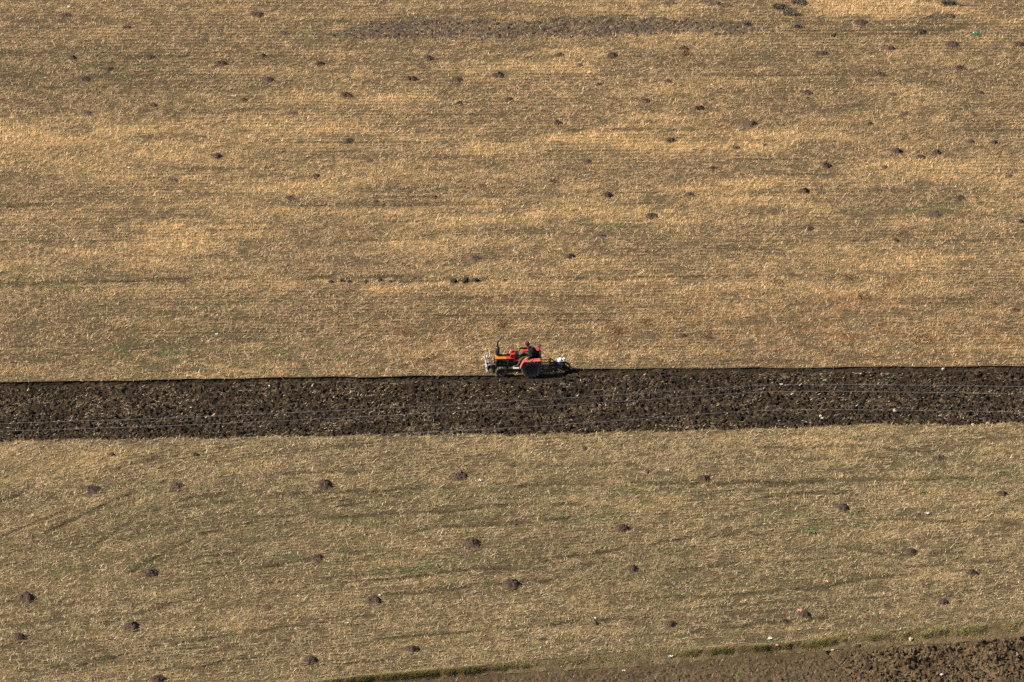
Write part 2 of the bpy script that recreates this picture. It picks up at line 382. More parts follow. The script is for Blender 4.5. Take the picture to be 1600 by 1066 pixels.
def row_phase(px, py):
    """distance across the drill rows (photo pixels at the ground point)"""
    far = py - 533 + .012 * px * np.clip(py / 580, 0, 1)
    near = py + .055 * px + .11 * (px / 1600) ** 2 * 400 * np.clip((py - 760) / 240, 0, 1) - 92 * np.exp(-px / 215) * np.clip((1010 - py) / 160, .25, 1)
    return np.where(py < 635, far, near)
def character(px, py):
    ph = row_phase(px, py)
    n = N1.fbm(px / 130, ph / 15, 4)
    n2 = N2.fbm(px / 45, ph / 5, 3)
    gold = np.clip(blobs(GOLD, px, py) * (.45 + 1.1 * n) + 1.7 * (n - .525), 0, 1)
    rust = np.clip(blobs(RUST, px, py) * 1.35 * sst(.46, .60, N2.fbm(px / 30 + 7, ph / 7, 3)) * (.25 + .75 * sst(.42, .58, N5.fbm(px / 9, ph / 3, 2))), 0, 1)
    dull = np.clip(blobs(DULL, px, py), 0, 1)
    green = np.clip((blobs(GREEN, px, py) + .16) * sst(.42, .72, N3.fbm(px / 28, ph / 4.2, 3)) * 1.2, 0, 1)
    nearf = py > 635
    # wheel ruts and gaps between swaths: long thin broken lines that follow the drilling
    k = N2(ph * 0 + 3.7 + np.where(nearf, 50, 0), ph / 1.9) * .4 + N3(px / 300 + 9, ph / 1.7) * .6
    ln = N4.fbm(px / 90, ph / 14, 2)
    rut = sst(.62, .78, k) * sst(.42, .62, ln) * np.where(nearf, .8, .65)
    return gold, rust, dull, green, rut, ph
RUTS = [  # marked wheel ruts of the near field
 [(60, 838), (120, 810), (155, 794), (190, 778), (225, 762), (262, 751)], [(150, 850), (195, 820), (240, 800), (280, 784), (320, 776), (360, 771)],
 [(-40, 800), (30, 772), (70, 748), (110, 730)], [(180, 733), (215, 723), (250, 714)], [(200, 900), (260, 860), (330, 832), (400, 815)],
 [(280, 795), (420, 774), (560, 769), (660, 765), (800, 757)], [(440, 741), (530, 740), (610, 735)], [(400, 810), (520, 808), (640, 803), (720, 797), (800, 791)], [(400, 888), (450, 880), (520, 868), (600, 862)],
 [(800, 792), (860, 790), (920, 789)], [(800, 760), (950, 757), (1100, 756), (1300, 752)], [(800, 730), (900, 727), (1000, 726)], [(800, 882), (870, 874), (960, 860), (1060, 843), (1190, 836)], [(1060, 892), (1110, 886), (1200, 880)],
 [(1000, 938), (1100, 932), (1200, 926), (1290, 918), (1400, 898)], [(1200, 760), (1320, 752), (1450, 750), (1600, 742)], [(1180, 702), (1330, 699), (1460, 706)], [(0, 1052), (120, 1040), (200, 1024)], [(230, 1012), (330, 997), (420, 985), (540, 968)],
 [(250, 1050), (350, 1035), (430, 1027)], [(150, 976), (200, 966), (270, 945)], [(560, 935), (660, 925), (760, 915), (880, 905)], [(580, 1004), (700, 990), (850, 979), (1000, 965)], [(1080, 990), (1180, 976), (1300, 965)], [(1330, 860), (1420, 870), (1520, 862)],
 [(1250, 720), (1350, 712), (1420, 718)], [(620, 905), (700, 895), (800, 886)], [(640, 830), (760, 822), (900, 810)], [(1080, 775), (1200, 776), (1330, 770)], [(1380, 812), (1480, 815), (1600, 818)],
 [(0, 445), (120, 441), (300, 437), (480, 436), (660, 433)], [(620, 441), (700, 440), (760, 438)], [(900, 437), (1060, 434), (1250, 430)], [(880, 204), (1000, 202), (1100, 203)], [(230, 266), (330, 266), (460, 263)]]
def rut_lines(px, py):
    r = np.zeros_like(px)
    for L in RUTS:
        a = np.array(L, float); m = (px > a[:, 0].min() - 20) & (px < a[:, 0].max() + 20) & (py > a[:, 1].min() - 12) & (py < a[:, 1].max() + 12)
        if not m.any(): continue
        q = px[m]; yy = np.interp(q, a[:, 0], a[:, 1]); sl = np.abs(np.gradient(a[:, 1], a[:, 0])).mean()
        d = np.abs(py[m] + (N5(q / 25, q * 0 + a[0, 1]) - .5) * 4 - yy) / math.sqrt(1 + sl * sl)
        ends = sst(a[0, 0] - 15, a[0, 0] + 15, q) * (1 - sst(a[-1, 0] - 15, a[-1, 0] + 15, q))
        r[m] = np.maximum(r[m], np.exp(-(d / 2.0) ** 2) * ends * sst(.22, .5, N1.fbm(q / 22, q * 0 + a[0, 1], 2)))
    return r
def hill_mask(x, y, pad=0.0):
    """0 inside a molehill, 1 outside"""
    r = np.ones(len(x), bool); jit = 1 + .5 * (np.random.default_rng(3).random(len(x)) - .5)
    order = np.argsort(x); xs = x[order]
    for a, b, c in zip(hx, hy, hr):
        i, j = np.searchsorted(xs, [a - c - pad, a + c + pad]); k = order[i:j]
        r[k[((x[k] - a) / (c * .84 + pad)) ** 2 + ((y[k] - b) / (c * .84 + pad)) ** 2 < jit[k]]] = False
    return r
# bare earth: the far ploughed patch and a few scraped spots
def patch_mask(px, py):
    wob = (N3.fbm(px / 40, px * 0 + 2, 3) - .5) * 14
    top = np.interp(px, [250, 440, 540, 610, 760, 800, 900, 1000, 1080, 1180, 1240, 1290], [60, 50, 40, 27, 26, 33, 26, 24, 27, 37, 40, 46]) + wob * .5
    bot = np.interp(px, [250, 440, 540, 700, 860, 960, 1080, 1160, 1240, 1290], [62, 60, 62, 63, 61, 57, 56, 56, 52, 47]) - wob * .4
    body = sst(-4, 7, py - top + (N1.fbm(px / 12, py / 5, 2) - .5) * 9) * sst(-4, 6, bot - py + (N2.fbm(px / 12, py / 5, 2) - .5) * 9)
    a = np.interp(px, [250, 420, 540, 600, 1080, 1200, 1290], [0, .35, .75, 1, .95, .7, 0])
    spots = blobs([(1475, 27, 28, 6, 1.2), (1050, 4, 26, 6, .9), (1130, 5, 30, 6, .9), (1485, 3, 14, 5, .8), (690, 1, 60, 4, .8), (1597, 4, 24, 4, .9)], px, py, .4)
    return np.clip(np.maximum(body * a, sst(.4, .7, spots)), 0, 1)

# ------------------------------------------------------------------ ground sheets
SOILC = np.array([.082, .057, .032])
def field_tint(px, py):
    g, r, d, gr, rut, ph = character(px, py)
    c = SOILC[None] * (.85 + .35 * N1.fbm(px / 14, py / 5, 3))[..., None].reshape(-1, 1)
    c = c + g[:, None] * np.array([.10, .07, .03]) + r[:, None] * np.array([.05, .015, 0])
    c = c * (1 - .25 * d[:, None]) * (1 - .6 * np.clip(np.maximum(rut, rut_lines(px, py)), 0, 1)[:, None])  # rut shade painted into the soil colour, along with darker rut soil
    c = c * (1 - .5 * gr[:, None]) + gr[:, None] * np.array([.035, .05, .018])
    return c
def xs_for(step):
    core = np.arange(-32, 32 + 1e-6, step)
    return np.concatenate([[-1600, -500, -160, -60, -40], core, [40, 60, 160, 500, 1600]])
def ground_height(x, y):
    return .07 * (N2.fbm(x / 2.6, y / 2.6, 3) - .5) + .05 * (N1.fbm(x / .5, y / .5, 2) - .5)
def sheet(name, lo, hi, rows, step, extra_lo=(), extra_hi=()):
    xs = xs_for(step); v = np.linspace(0, 1, rows)
    L, H = lo(xs), hi(xs)
    Y = L[None] + (H - L)[None] * v[:, None]; X = np.repeat(xs[None], rows, 0)
    for e in extra_hi: X = np.vstack([X, xs[None]]); Y = np.vstack([Y, (H + e)[None]])
    x, y = X.ravel(), Y.ravel(); px, py = w2p(x, y)
    rut = np.maximum(rut_lines(px, py), .6 * character(px, py)[4])
    inside = (np.abs(x) < 34)
    z = ground_height(x, y) - .06 * rut - .05 * patch_mask(px, py)
    z = np.where(inside, z, 0.0)
    Z = z.reshape(X.shape)
    edge = sst(0, .25, Y - lo(X)) if name == 'far_field' else sst(0, .25, hi(X) - Y)
    Z = Z * np.where(np.abs(X) < 34, edge, 1)
    me = grid_mesh(name, X, Y, Z, True, field_tint(px, py))
    return tag(link(name, me, M_FIELD), 'harvested stubble ground with bare brown soil between the straw', None, None, 'structure')
TOPY = float(p2w(800, -60)[1])
sheet('far_field', STRIP_FAR, lambda q: np.full_like(q, TOPY), 260, .25, extra_hi=(8, 40, 150, 500, 1800))
sheet('near_field', BANK_TOP, STRIP_NEAR, 150, .2)

# ploughed strip between the two fields: an open furrow under the far lip, then turned slices
def strip():
    xs = xs_for(.058)
    rows = 215
    v = np.linspace(0, 1, rows)
    L, H = STRIP_NEAR(xs) - .45, STRIP_FAR(xs)
    X = np.repeat(xs[None], rows, 0); Y = L[None] + (H - L)[None] * v[:, None]
    d = H[None] - Y                      # distance from the far lip
    dn = Y - L[None] - .45
    wob = (N4.fbm(X / 3, Y / 3, 2) - .5) * .5
    slice_ = np.sin((d + wob + .03 * X) * 2 * np.pi / .34)
    n1 = N1.fbm(X / .55 + Y * .5, Y / .42, 3); n2 = N2.fbm(X / .16 + Y * 1.2, Y / .12, 3, .6); n3 = N3(X / .085, Y / .085)
    lump = sst(.45, .75, N5.fbm(X / .33 + Y * .8, Y / .24, 3, .6))
    streak = N4.fbm(X / .30 - Y * 2.2, Y / .16 + X * .5, 2, .6)
    Z = -.13 + .03 * slice_ + .10 * (n1 - .5) + .19 * (n2 - .5) + .13 * (n3 - .5) + .16 * (streak - .5) + .05 * lump
    rough = sst(.18, .55, d + (n1 - .5) * .2)
    Z = Z * rough + (-.17 + .06 * sst(-2, 8, X) + .07 * (n2 - .5)) * (1 - rough)
    Z = Z + .12 * np.exp(-((dn - .25) / .3) ** 2) * (.3 + n1)
    near = sst(-.25, .05, dn + (n2 - .5) * .7 + (n1 - .5) * .5)
    Z = Z * near + (-.16 + .30 * (n2 - .5)) * (1 - near)
    # the wall of the furrow under the far lip
    yt = np.stack([H - .03 + (N2(xs / .12, xs * 0) - .5) * .10, H + .07 + 0 * xs])
    zt = np.stack([-.15 + .06 * sst(-2, 8, xs) + .06 * (N1.fbm(xs / 1.5, xs * 0, 2) - .5), np.full_like(xs, -.006)])
    Y = np.vstack([Y[:-1], yt]); X = np.vstack([X[:-1], np.repeat(xs[None], 2, 0)]); Z = np.vstack([Z[:-1], zt])
    dry = N3.fbm(X / 1.4 + Y * .6, Y / .5, 4)
    c = np.array([.0225, .0157, .0096])[None, None] * (.6 + .75 * dry + .35 * N4.fbm(X / .15, Y / .1, 2))[..., None]
    fl = .4 * sst(.58, .66, N5.fbm(X / .17 + Y * 1.1, Y / .09, 3)) * sst(.35, .65, N1.fbm(X / .9, Y / .5, 2))
    c = c * (1 - fl[..., None]) + fl[..., None] * np.array([.15, .11, .065])
    me = grid_mesh('ploughed_strip', X, Y, Z, False, c)
    tag(link('ploughed_strip', me, M_SOIL), 'dark freshly ploughed strip across the field with an open furrow at its far lip', None, None, 'structure')
    return X, Y, Z
SX, SY, SZ = strip()
def strip_z(x, y):
    """height of the strip at a point (nearest grid value)"""
    xs = SX[0]; i = np.clip(np.searchsorted(xs, x), 0, len(xs) - 1)
    L, H = STRIP_NEAR(x) - .45, STRIP_FAR(x); j = np.clip(((y - L) / (H - L) * 214).astype(int), 0, 214)
    return SZ[j, i]

# the far ploughed patch: lumps of turned soil that rise through the stubble sheet
def far_patch():
    x0, y0 = p2w(200, 70); x1, y1 = p2w(1640, -20)
    xs = np.arange(-26, 26, .07); ys = np.arange(float(y0) - .5, float(y1) + 1, .07)
    X, Y = np.meshgrid(xs, ys); px, py = w2p(X, Y); m = patch_mask(px, py)
    n2 = N2.fbm(X / .26, Y / .2, 3, .6); n1 = N1.fbm(X / .8, Y / .7, 2)
    bare = sst(.25, .75, m + (n1 - .5) * .5)
    Z = -.16 + .16 * bare + .24 * (n2 - .5) * (.3 + m) + .05 * (n1 - .5)
    keep = (m > .02)
    c = np.array([.075, .055, .038])[None, None] * (.65 + .7 * N3.fbm(X / .3, Y / .2, 3))[..., None]
    nr, nc = X.shape; i = np.arange(nr * nc).reshape(nr, nc)
    F = np.stack([i[:-1, :-1], i[:-1, 1:], i[1:, 1:], i[1:, :-1]], -1).reshape(-1, 4)
    F = F[keep.ravel()[F].any(1)]
    u, inv = np.unique(F, return_inverse=True)
    V = np.stack([X, Y, Z], -1).reshape(-1, 3)[u]
    me = raw_mesh('ploughed_patch', V, inv.reshape(F.shape), False, c.reshape(-1, 3)[u])
    tag(link('ploughed_patch', me, M_SOIL), 'grey patch of old ploughed soil in the far stubble near the top edge', None, None, 'structure')
far_patch()

# bank and the lower field at the bottom right
def bank():
    xs = np.concatenate([[-160, -60, -30], np.arange(-16, 32, .1), [40, 60, 160, 500, 1600]])
    T, Fo = BANK_TOP(xs), BANK_FOOT(xs)
    v = np.array([-.03, 0, .2, .4, .6, .8, 1.0, 1.25, 1.5])
    prof = np.array([0, -.0, -.04, -.09, -.14, -.19, -.225, -.245, -.30])
    X = np.repeat(xs[None], len(v), 0); Y = T[None] + (Fo - T)[None] * v[:, None]
    n = N2.fbm(X / .35, Y / .3, 3) - .5
    Z = prof[:, None] + (.16 + .22 * sst(20, 23, X)) * n * sst(-.03, .3, v)[:, None]
    Z[0] = .0; Z[0] -= .03
    c = np.array([.105, .078, .042])[None, None] * (.6 + .8 * N1.fbm(X / .3, Y / .3, 3))[..., None]
    tag(link('bank', grid_mesh('bank', X, Y, Z, True, c), M_FIELD), 'low grassy bank between the stubble and the lower ploughed field', None, None, 'structure')
    return
bank()
def lower_field():
    xs = np.concatenate([[-160, -60, -30], np.arange(-16, 31, .055), [40, 60, 160, 500, 1600]])
    Fo, T = BANK_FOOT(xs), BANK_TOP(xs)
    top = Fo + (Fo - T) * .32
    dd = np.concatenate([np.arange(0, 5.5, .06), [12, 18, 40, 150]])
    X = np.repeat(xs[None], len(dd), 0); Y = top[None] - dd[:, None]
    px, py = w2p(X, Y, -.45)
    rough = sst(1285, 1340, px + (py - 1010) * -1.0)
    smooth_track = np.exp(-((px - (1500 + (py - 1000) * .75)) / 20) ** 2) + np.exp(-((px - (1345 + (py - 1010) * 1.6)) / 14) ** 2)
    rough = rough * (1 - .8 * np.clip(smooth_track, 0, 1))
    n1 = N1.fbm(X / .8 - Y * .3, Y / .5, 3); n2 = N2.fbm(X / .38 - Y * .9, Y / .19 + X * .3, 3, .7); n3 = N3(X / .1, Y / .1)
    lump = sst(.5, .7, N4.fbm(X / .30 - Y * 1.1, Y / .13 + X * .3, 3, .7))
    furrow = np.sin((Y + .10 * X + (N5.fbm(X / 2, Y / 2, 2) - .5) * .8) * 2 * np.pi / .62)
    Z = -.40 + (.12 + .03 * rough) * (n1 - .5) + (.16 + .20 * rough) * (n2 - .5) + .08 * (n3 - .5) + rough * (.18 * lump + .11 * furrow) - .03
    e = (sst(-.1, .55, dd)[:, None] + .5 * (n2 - .5) * np.exp(-dd / .4)[:, None]).clip(0, 1); Z = Z * e + (-.27) * (1 - e)
    # the ditch line that splits the smooth half from the rough half
    ditch = np.exp(-((px - (1290 + (py - 1018) * 1.15)) / 4) ** 2); Z = Z - .12 * ditch
    Z[-4:] = -.38
    c = (np.array([.072, .049, .0262])[None, None] * (1 + .18 * rough)[..., None] * (.6 + .7 * N3.fbm(X / .5, Y / .3, 4))[..., None])
    c = c * (1 + .25 * np.clip(smooth_track, 0, 1) * (px > 1300))[..., None]
    tag(link('lower_field', grid_mesh('lower_field', X, Y, Z, False, c), M_SOIL), 'lower ploughed field of brown soil, cloddy on the right', None, None, 'structure')
    return X, Y, Z
LX, LY, LZ = lower_field()

# ------------------------------------------------------------------ straw, grass, clods
def blades(P, heading, tilt, length, width, spread=None):
    n = len(P); h = np.stack([np.cos(heading), np.sin(heading), np.zeros(n)], 1)
    sp = heading + np.pi / 2 if spread is None else spread
    s = np.stack([np.cos(sp), np.sin(sp), np.zeros(n)], 1)
    tip = P + length[:, None] * (np.cos(tilt)[:, None] * h + np.sin(tilt)[:, None] * np.array([0, 0, 1.0]))
    a = P - s * width[:, None] / 2; b = P + s * width[:, None] / 2
    V = np.stack([a, b, tip], 1).reshape(-1, 3)
    return V, np.arange(3 * n).reshape(n, 3)
def stubble_field(name, n, ylo, yhi, label, near):
    x0 = -29.0; 
    x = rng.uniform(x0, 29, n); lo, hi = ylo(x), yhi(x); y = lo + (hi - lo) * rng.random(n)
    px, py = w2p(x, y)
    ok = (px > -60) & (px < 1660) & (py > -40) & (py < 1090); x, y, px, py = x[ok], y[ok], px[ok], py[ok]
    ph = row_phase(px, py); sp = 4.9; rowk = np.round(ph / sp)
    dev = (np.round(ph / sp) * sp - ph); rowy = sst(.45, .62, N2.fbm(px / 260 + 3, py / 60, 2)) * .75
    py2 = py + dev * rng.uniform(.25, .9, len(px)) * (.30 + rowy * .75) + rng.normal(0, .7, len(px)); rowd = .50 + 1.0 * N3.fbm(rowk * .73 + .5, px / 200, 2)
    x, y = p2w(px, py2); px, py = w2p(x, y)
    ok = (y > ylo(x) - (.0 if near else .03)) & (y < yhi(x) + (.06 if near else 0)) & hill_mask(x, y); x, y, px, py, rowd = x[ok], y[ok], px[ok], py[ok], rowd[ok]
    g, r, d, gr, rut, ph = character(px, py); rut = np.maximum(rut, rut_lines(px, py) * 1.1); g = g * (.75 if near else 1)
    pm = patch_mask(px, py)
    clump = .6 * N5.fbm(x / .11, y / .17, 2, .6) + .4 * N3.fbm(x / .55, y / .42, 2, .6); clump2 = N4.fbm(x / 2.6, y / 1.6, 3)
    cl = sst(.38, .66, clump); dens = rowd * (.28 + 1.15 * cl) * (.5 + 1.0 * clump2) * (1 - .85 * np.clip(rut, 0, 1)) * (1 - .80 * sst(.3, 1.0, pm)) * (.82 + .4 * g + .25 * r)
    ok = rng.random(len(x)) < dens; idx = np.nonzero(ok)[0]
    x, y, px, py, g, r, d, gr, rut, cl = (q[idx] for q in (x, y, px, py, g, r, d, gr, rut, cl)); n = len(x)
    lying = rng.random(n) < .38
    tilt = np.where(lying, rng.uniform(.03, .35, n), rng.uniform(.7, 1.5, n))
    L = np.where(lying, rng.gamma(4, .045, n) + .06, rng.uniform(.05, .12, n) * (.75 + .8 * cl + .6 * g + .9 * r))
    L *= (1 - .5 * np.clip(rut, 0, 1)); L *= np.where(rng.random(n) < .012, 1.9, 1)
    W = np.where(lying, rng.uniform(.010, .022, n), rng.uniform(.014, .028, n))
    hd = rng.uniform(0, 2 * np.pi, n); hd = np.where(lying & (rng.random(n) < .5), rng.normal(0, .5, n) + np.pi * rng.integers(0, 2, n), hd)
    z = ground_height(x, y) * sst(0, .25, np.minimum(y - ylo(x), yhi(x) - y)) - .05 * rut + np.where(lying, rng.uniform(.01, .05, n), -.005)
    t = rng.random(n)[:, None]; t2 = rng.random(n)
    base = np.array([.31, .225, .118]) * (1 - t) + np.array([.55, .41, .235]) * t
    if near: base = np.array([.30, .228, .118]) * (1 - t) + np.array([.50, .39, .22]) * t
    gold = np.array([.52, .345, .135]) * (1 - t) + np.array([.86, .65, .36]) * t
    rust = np.array([.27, .15, .065]) * (1 - t) + np.array([.47, .28, .13]) * t
    c = base * (1 - g[:, None]) + gold * g[:, None]
    c = c * (1 - r[:, None] * .95) + rust * r[:, None] * .95
    c = c * (1 - .30 * d[:, None]) 
    green = np.array([.075, .092, .03]) * (1 - t) + np.array([.19, .195, .07]) * t
    c = c * (1 - .45 * np.clip(rut, 0, 1)[:, None]) * (.72 + .34 * cl[:, None])  # painted rut shade also darkens the straw standing in the ruts
    isg = (t2 < gr * .75 + rut * .4 + .09)[:, None]; c = np.where(isg, green, c)
    pale = (rng.random(n) < .10 + .06 * g)[:, None] & ~isg; c = np.where(pale, np.array([.80, .68, .48]) * (.85 + .3 * t), c)
    dark = (rng.random(n) < .12)[:, None] & ~pale; c = np.where(dark, c * .45, c)
    c = c * (np.array([1.09, 1.03, .96]) if near else np.array([1.16, 1.05, .95])) * (.95 + .12 * N1.fbm(x / 9, y / 9, 2))[:, None]
    V, F = blades(np.stack([x, y, z], 1), hd, tilt, L * .92, W * .9)
    o = link(name, raw_mesh(name, V, F, False, None, c), M_STRAW)
    print(name, n)
    return tag(o, label, None, None, 'stuff')
stubble_field('stubble', 2000000, STRIP_FAR, lambda q: np.full_like(q, TOPY), 'short golden and dull brown cereal stubble of the far field', False)
stubble_field('stubble', 1060000, BANK_TOP, STRIP_NEAR, 'short olive brown cereal stubble of the near field', True)

def chaff():
    """straw bits ploughed into the turned soil"""
    n = 110000
    x = rng.uniform(-28, 28, n); L, H = STRIP_NEAR(x), STRIP_FAR(x); y = L + (H - L) * rng.random(n)
    k = N5.fbm(x / .5 + y * .7, y / .25, 3, .6) * .6 + .4 * N1.fbm(x / 1.5, y / .8, 2)
    ok = (rng.random(n) < sst(.48, .70, k) * .48 + .06) & (H - y > .35); x, y = x[ok], y[ok]; n = len(x)
    P = np.stack([x, y, strip_z(x, y) + .02], 1); t = rng.random(n)[:, None]
    c = np.array([.09, .065, .036]) * (1 - t) + np.array([.36, .26, .15]) * t ** 1.5
    c = np.where(rng.random(n)[:, None] < .05, np.array([.62, .52, .38]), c)
    V, F = blades(P, rng.normal(.5, .8, n) + np.pi * rng.integers(0, 2, n), rng.uniform(0, .5, n), rng.uniform(.05, .22, n), rng.uniform(.014, .05, n))
    tag(link('buried_straw', raw_mesh('buried_straw', V, F, False, None, c), M_STRAW), 'bits of pale straw sticking out of the ploughed soil', None, None, 'stuff')
    # and on the lower field and far patch
    n = 16000; x = rng.uniform(-8, 27, n); f = BANK_FOOT(x); y = f - .3 - rng.random(n) * 5.5
    z = np.full(n, -.46); t = rng.random(n)[:, None]
    xs = LX[0]; i = np.clip(np.searchsorted(xs, x), 0, len(xs) - 1); j = np.clip(((LY[0][i] - y) / .06).astype(int), 0, LZ.shape[0] - 5); z = LZ[j, i] + .015
    c = np.array([.10, .075, .04]) * (1 - t) + np.array([.34, .26, .15]) * t
    V, F = blades(np.stack([x, y, z], 1), rng.uniform(0, 6.3, n), rng.uniform(0, 1.0, n), rng.uniform(.06, .22, n), rng.uniform(.008, .018, n))
    tag(link('dry_weeds', raw_mesh('dry_weeds', V, F, False, None, c), M_STRAW), 'dry straw and weed stems scattered over the lower ploughed field', None, None, 'stuff')
chaff()

def bank_grass():
    n = 190000; x = rng.uniform(-14, 29, n); T, Fo = BANK_TOP(x), BANK_FOOT(x); v = rng.normal(.40, .50, n)
    y = T + (Fo - T) * v; px, py = w2p(x, y, -.15)
    cl = N1.fbm(x / .34, y / .5 + x * .1, 3, .6) * .7 + .3 * N2.fbm(x / 1.2, y * 0 + 2, 2); big = N3.fbm(x / 2.2, x * 0 + 1, 3)
    core = np.exp(-((v - .45) / .33) ** 2)
    right = sst(1470, 1540, px)
    dens = sst(.34, .62, cl * .6 + big * .4) * (.35 + .65 * core) * (1 - .45 * right) * (.3 + .6 * sst(.35, .6, big)) + .16
    ok = rng.random(n) < dens; x, y, v, px, cl, big = (q[ok] for q in (x, y, v, px, cl, big)); n = len(x)
    z = np.interp(v, [-.03, 0, .2, .4, .6, .8, 1.0, 1.25, 1.5], [0, 0, -.04, -.09, -.14, -.19, -.225, -.245, -.30]) - .01
    t = rng.random(n)[:, None]; lush = sst(.42, .6, cl)[:, None] * np.exp(-((v - .45) / .4) ** 2)[:, None]
    green = np.array([.20, .205, .07]) * (1 - t) + np.array([.42, .39, .17]) * t
    dry = np.array([.30, .215, .09]) * (1 - t) + np.array([.50, .37, .18]) * t
    c = np.where(rng.random(n)[:, None] < .12 + .62 * lush, green, dry)
    tall = .07 + .16 * lush[:, 0] * (.3 + 1.2 * big)
    V, F = blades(np.stack([x, y, z], 1), rng.uniform(0, 6.3, n), rng.uniform(.25, 1.4, n), tall * rng.uniform(.5, 1.2, n), rng.uniform(.015, .035, n))
    tag(link('bank_grass', raw_mesh('bank_grass', V, F, False, None, c), M_GRASS), 'ragged dark green and dry grass growing along the low bank', None, None, 'stuff')
bank_grass()

def lump_arrays(seed, sub=1):
    b = bmesh.new(); bmesh.ops.create_icosphere(b, subdivisions=sub, radius=1)
    r = np.random.default_rng(seed); V = np.array([v.co for v in b.verts]); F = np.array([[v.index for v in f.verts] for f in b.faces]); b.free()
    V *= (1 + r.uniform(-.28, .28, len(V)))[:, None] * np.array([1, .8, .65]); return V, F
def scatter_clods():
    n = 7000; x = rng.uniform(-27, 27, n); L, H = STRIP_NEAR(x), STRIP_FAR(x); y = L + (H - L) * rng.random(n)
    z = strip_z(x, y); s = rng.gamma(3, .010, n) + .018
    m = 5000; x2 = rng.uniform(6, 28, m); y2 = BANK_FOOT(x2) - .3 - rng.random(m) * 5.5; p, q = w2p(x2, y2, -.45)
    ok = rng.random(m) < sst(1270, 1360, p) * .85 + .05; x2, y2 = x2[ok], y2[ok]; m = len(x2); s2 = rng.gamma(3, .012, m) + .02
    xs = LX[0]; i = np.clip(np.searchsorted(xs, x2), 0, len(xs) - 1); j = np.clip(((LY[0][i] - y2) / .06).astype(int), 0, LZ.shape[0] - 5); z2 = LZ[j, i]
    for nm, (X, Y, Z, Sz), lab, cc in (('soil_clods', (x, y, z, s), 'small dark clods lying all over the ploughed strip', (.0225, .0165, .0105)), ('soil_clods', (x2, y2, z2, s2), 'brown clods scattered over the lower ploughed field', (.075, .051, .029))):
        VV, FF, CC = [], [], []; base = [lump_arrays(k) for k in range(6)]; off = 0; k = rng.integers(0, 6, len(X)); a = rng.uniform(0, 6.3, len(X))
        for q in range(6):
            V, F = base[q]; sel = np.nonzero(k == q)[0]; ca, sa = np.cos(a[sel]), np.sin(a[sel])
            P = np.stack([(V[None, :, 0] * ca[:, None] - V[None, :, 1] * sa[:, None]) * Sz[sel, None] + X[sel, None], (V[None, :, 0] * sa[:, None] + V[None, :, 1] * ca[:, None]) * Sz[sel, None] + Y[sel, None], V[None, :, 2] * Sz[sel, None] + Z[sel, None] + .3 * Sz[sel, None]], -1)
            VV.append(P.reshape(-1, 3)); FF.append((F[None] + (np.arange(len(sel)) * len(V))[:, None, None] + off).reshape(-1, 3)); off += P.shape[0] * len(V)
            CC.append(np.repeat(np.array(cc)[None] * rng.uniform(.7, 1.7, len(sel))[:, None], len(F), 0))
        tag(link(nm, raw_mesh(nm, np.concatenate(VV), np.concatenate(FF), False, None, np.concatenate(CC)), M_SOIL), lab, None, None, 'stuff')
scatter_clods()

# ------------------------------------------------------------------ molehills
def hill_mesh(kind, seed):
    r = np.random.default_rng(seed * 31 + ord(kind)); nz = Noise(seed * 7 + ord(kind))
    nr, na = 11, 30
    H = {'m': .60, 'c': .34, 't': .50, 'f': .20}[kind]
    rr = np.linspace(0, 1, nr); aa = np.linspace(0, 2 * np.pi, na, endpoint=False)
    V = []
    for i, q in enumerate(rr):
        for a in aa if i else [0]:
            edge = 1 + .28 * (nz(np.array([3 + 2 * math.cos(a)]), np.array([3 + 2 * math.sin(a)]))[0] - .5) * 2
            x, y = q * math.cos(a) * edge, q * math.sin(a) * edge
            prof = (1 - q ** 1.6) if kind == 'm' else (1 - q * q)
            if kind == 't':
                prof = .15 * (1 - q) + max(math.exp(-((x + .42) ** 2 + (y - .05) ** 2) / .13), 1.1 * math.exp(-((x - .30) ** 2 + y * y) / .16)) * (1 - q ** 3)
            n = nz.fbm(np.array([x * 3.2 + 9]), np.array([y * 3.2 + 9]), 3, .65)[0] - .5
            z = H * prof * (1 + .75 * n) + .35 * n * H * (1 - q ** 4) + (nz(np.array([x * 9 + 40]), np.array([y * 9 + 40]))[0] - .5) * .10 * (1 - q ** 4)
            if i == nr - 1: z = -.12
            V.append((x, y, max(z, -.12)))
    F = [(0, 1 + k, 1 + (k + 1) % na) for k in range(na)]
    T = []
    for i in range(1, nr - 1):
        b0 = 1 + (i - 1) * na; b1 = b0 + na
        for k in range(na):
            T += [(b0 + k, b1 + k, b1 + (k + 1) % na), (b0 + k, b1 + (k + 1) % na, b0 + (k + 1) % na)]
    V = np.array(V); F = np.array(F + T)
    for k in range({'m': 26, 'c': 34, 't': 26, 'f': 12}[kind]):           # loose crumbs on and round it
        lv, lf = lump_arrays(seed * 100 + k, 1); a, q = r.uniform(0, 6.3), abs(r.normal(.85, .38)); s = r.uniform(.04, .14)
        zz = H * max(0, 1 - q ** 1.5) * .9
        F = np.concatenate([F, lf + len(V)]); V = np.concatenate([V, lv * s + np.array([q * math.cos(a), q * math.sin(a) * .9, zz])])
    me = raw_mesh('molehill', V, F, False); me.materials.append(M_HILLDRY if kind == 'f' else M_HILL); return me
HM = {k: [hill_mesh(k, s) for s in range(1, 6)] for k in 'mctf'}
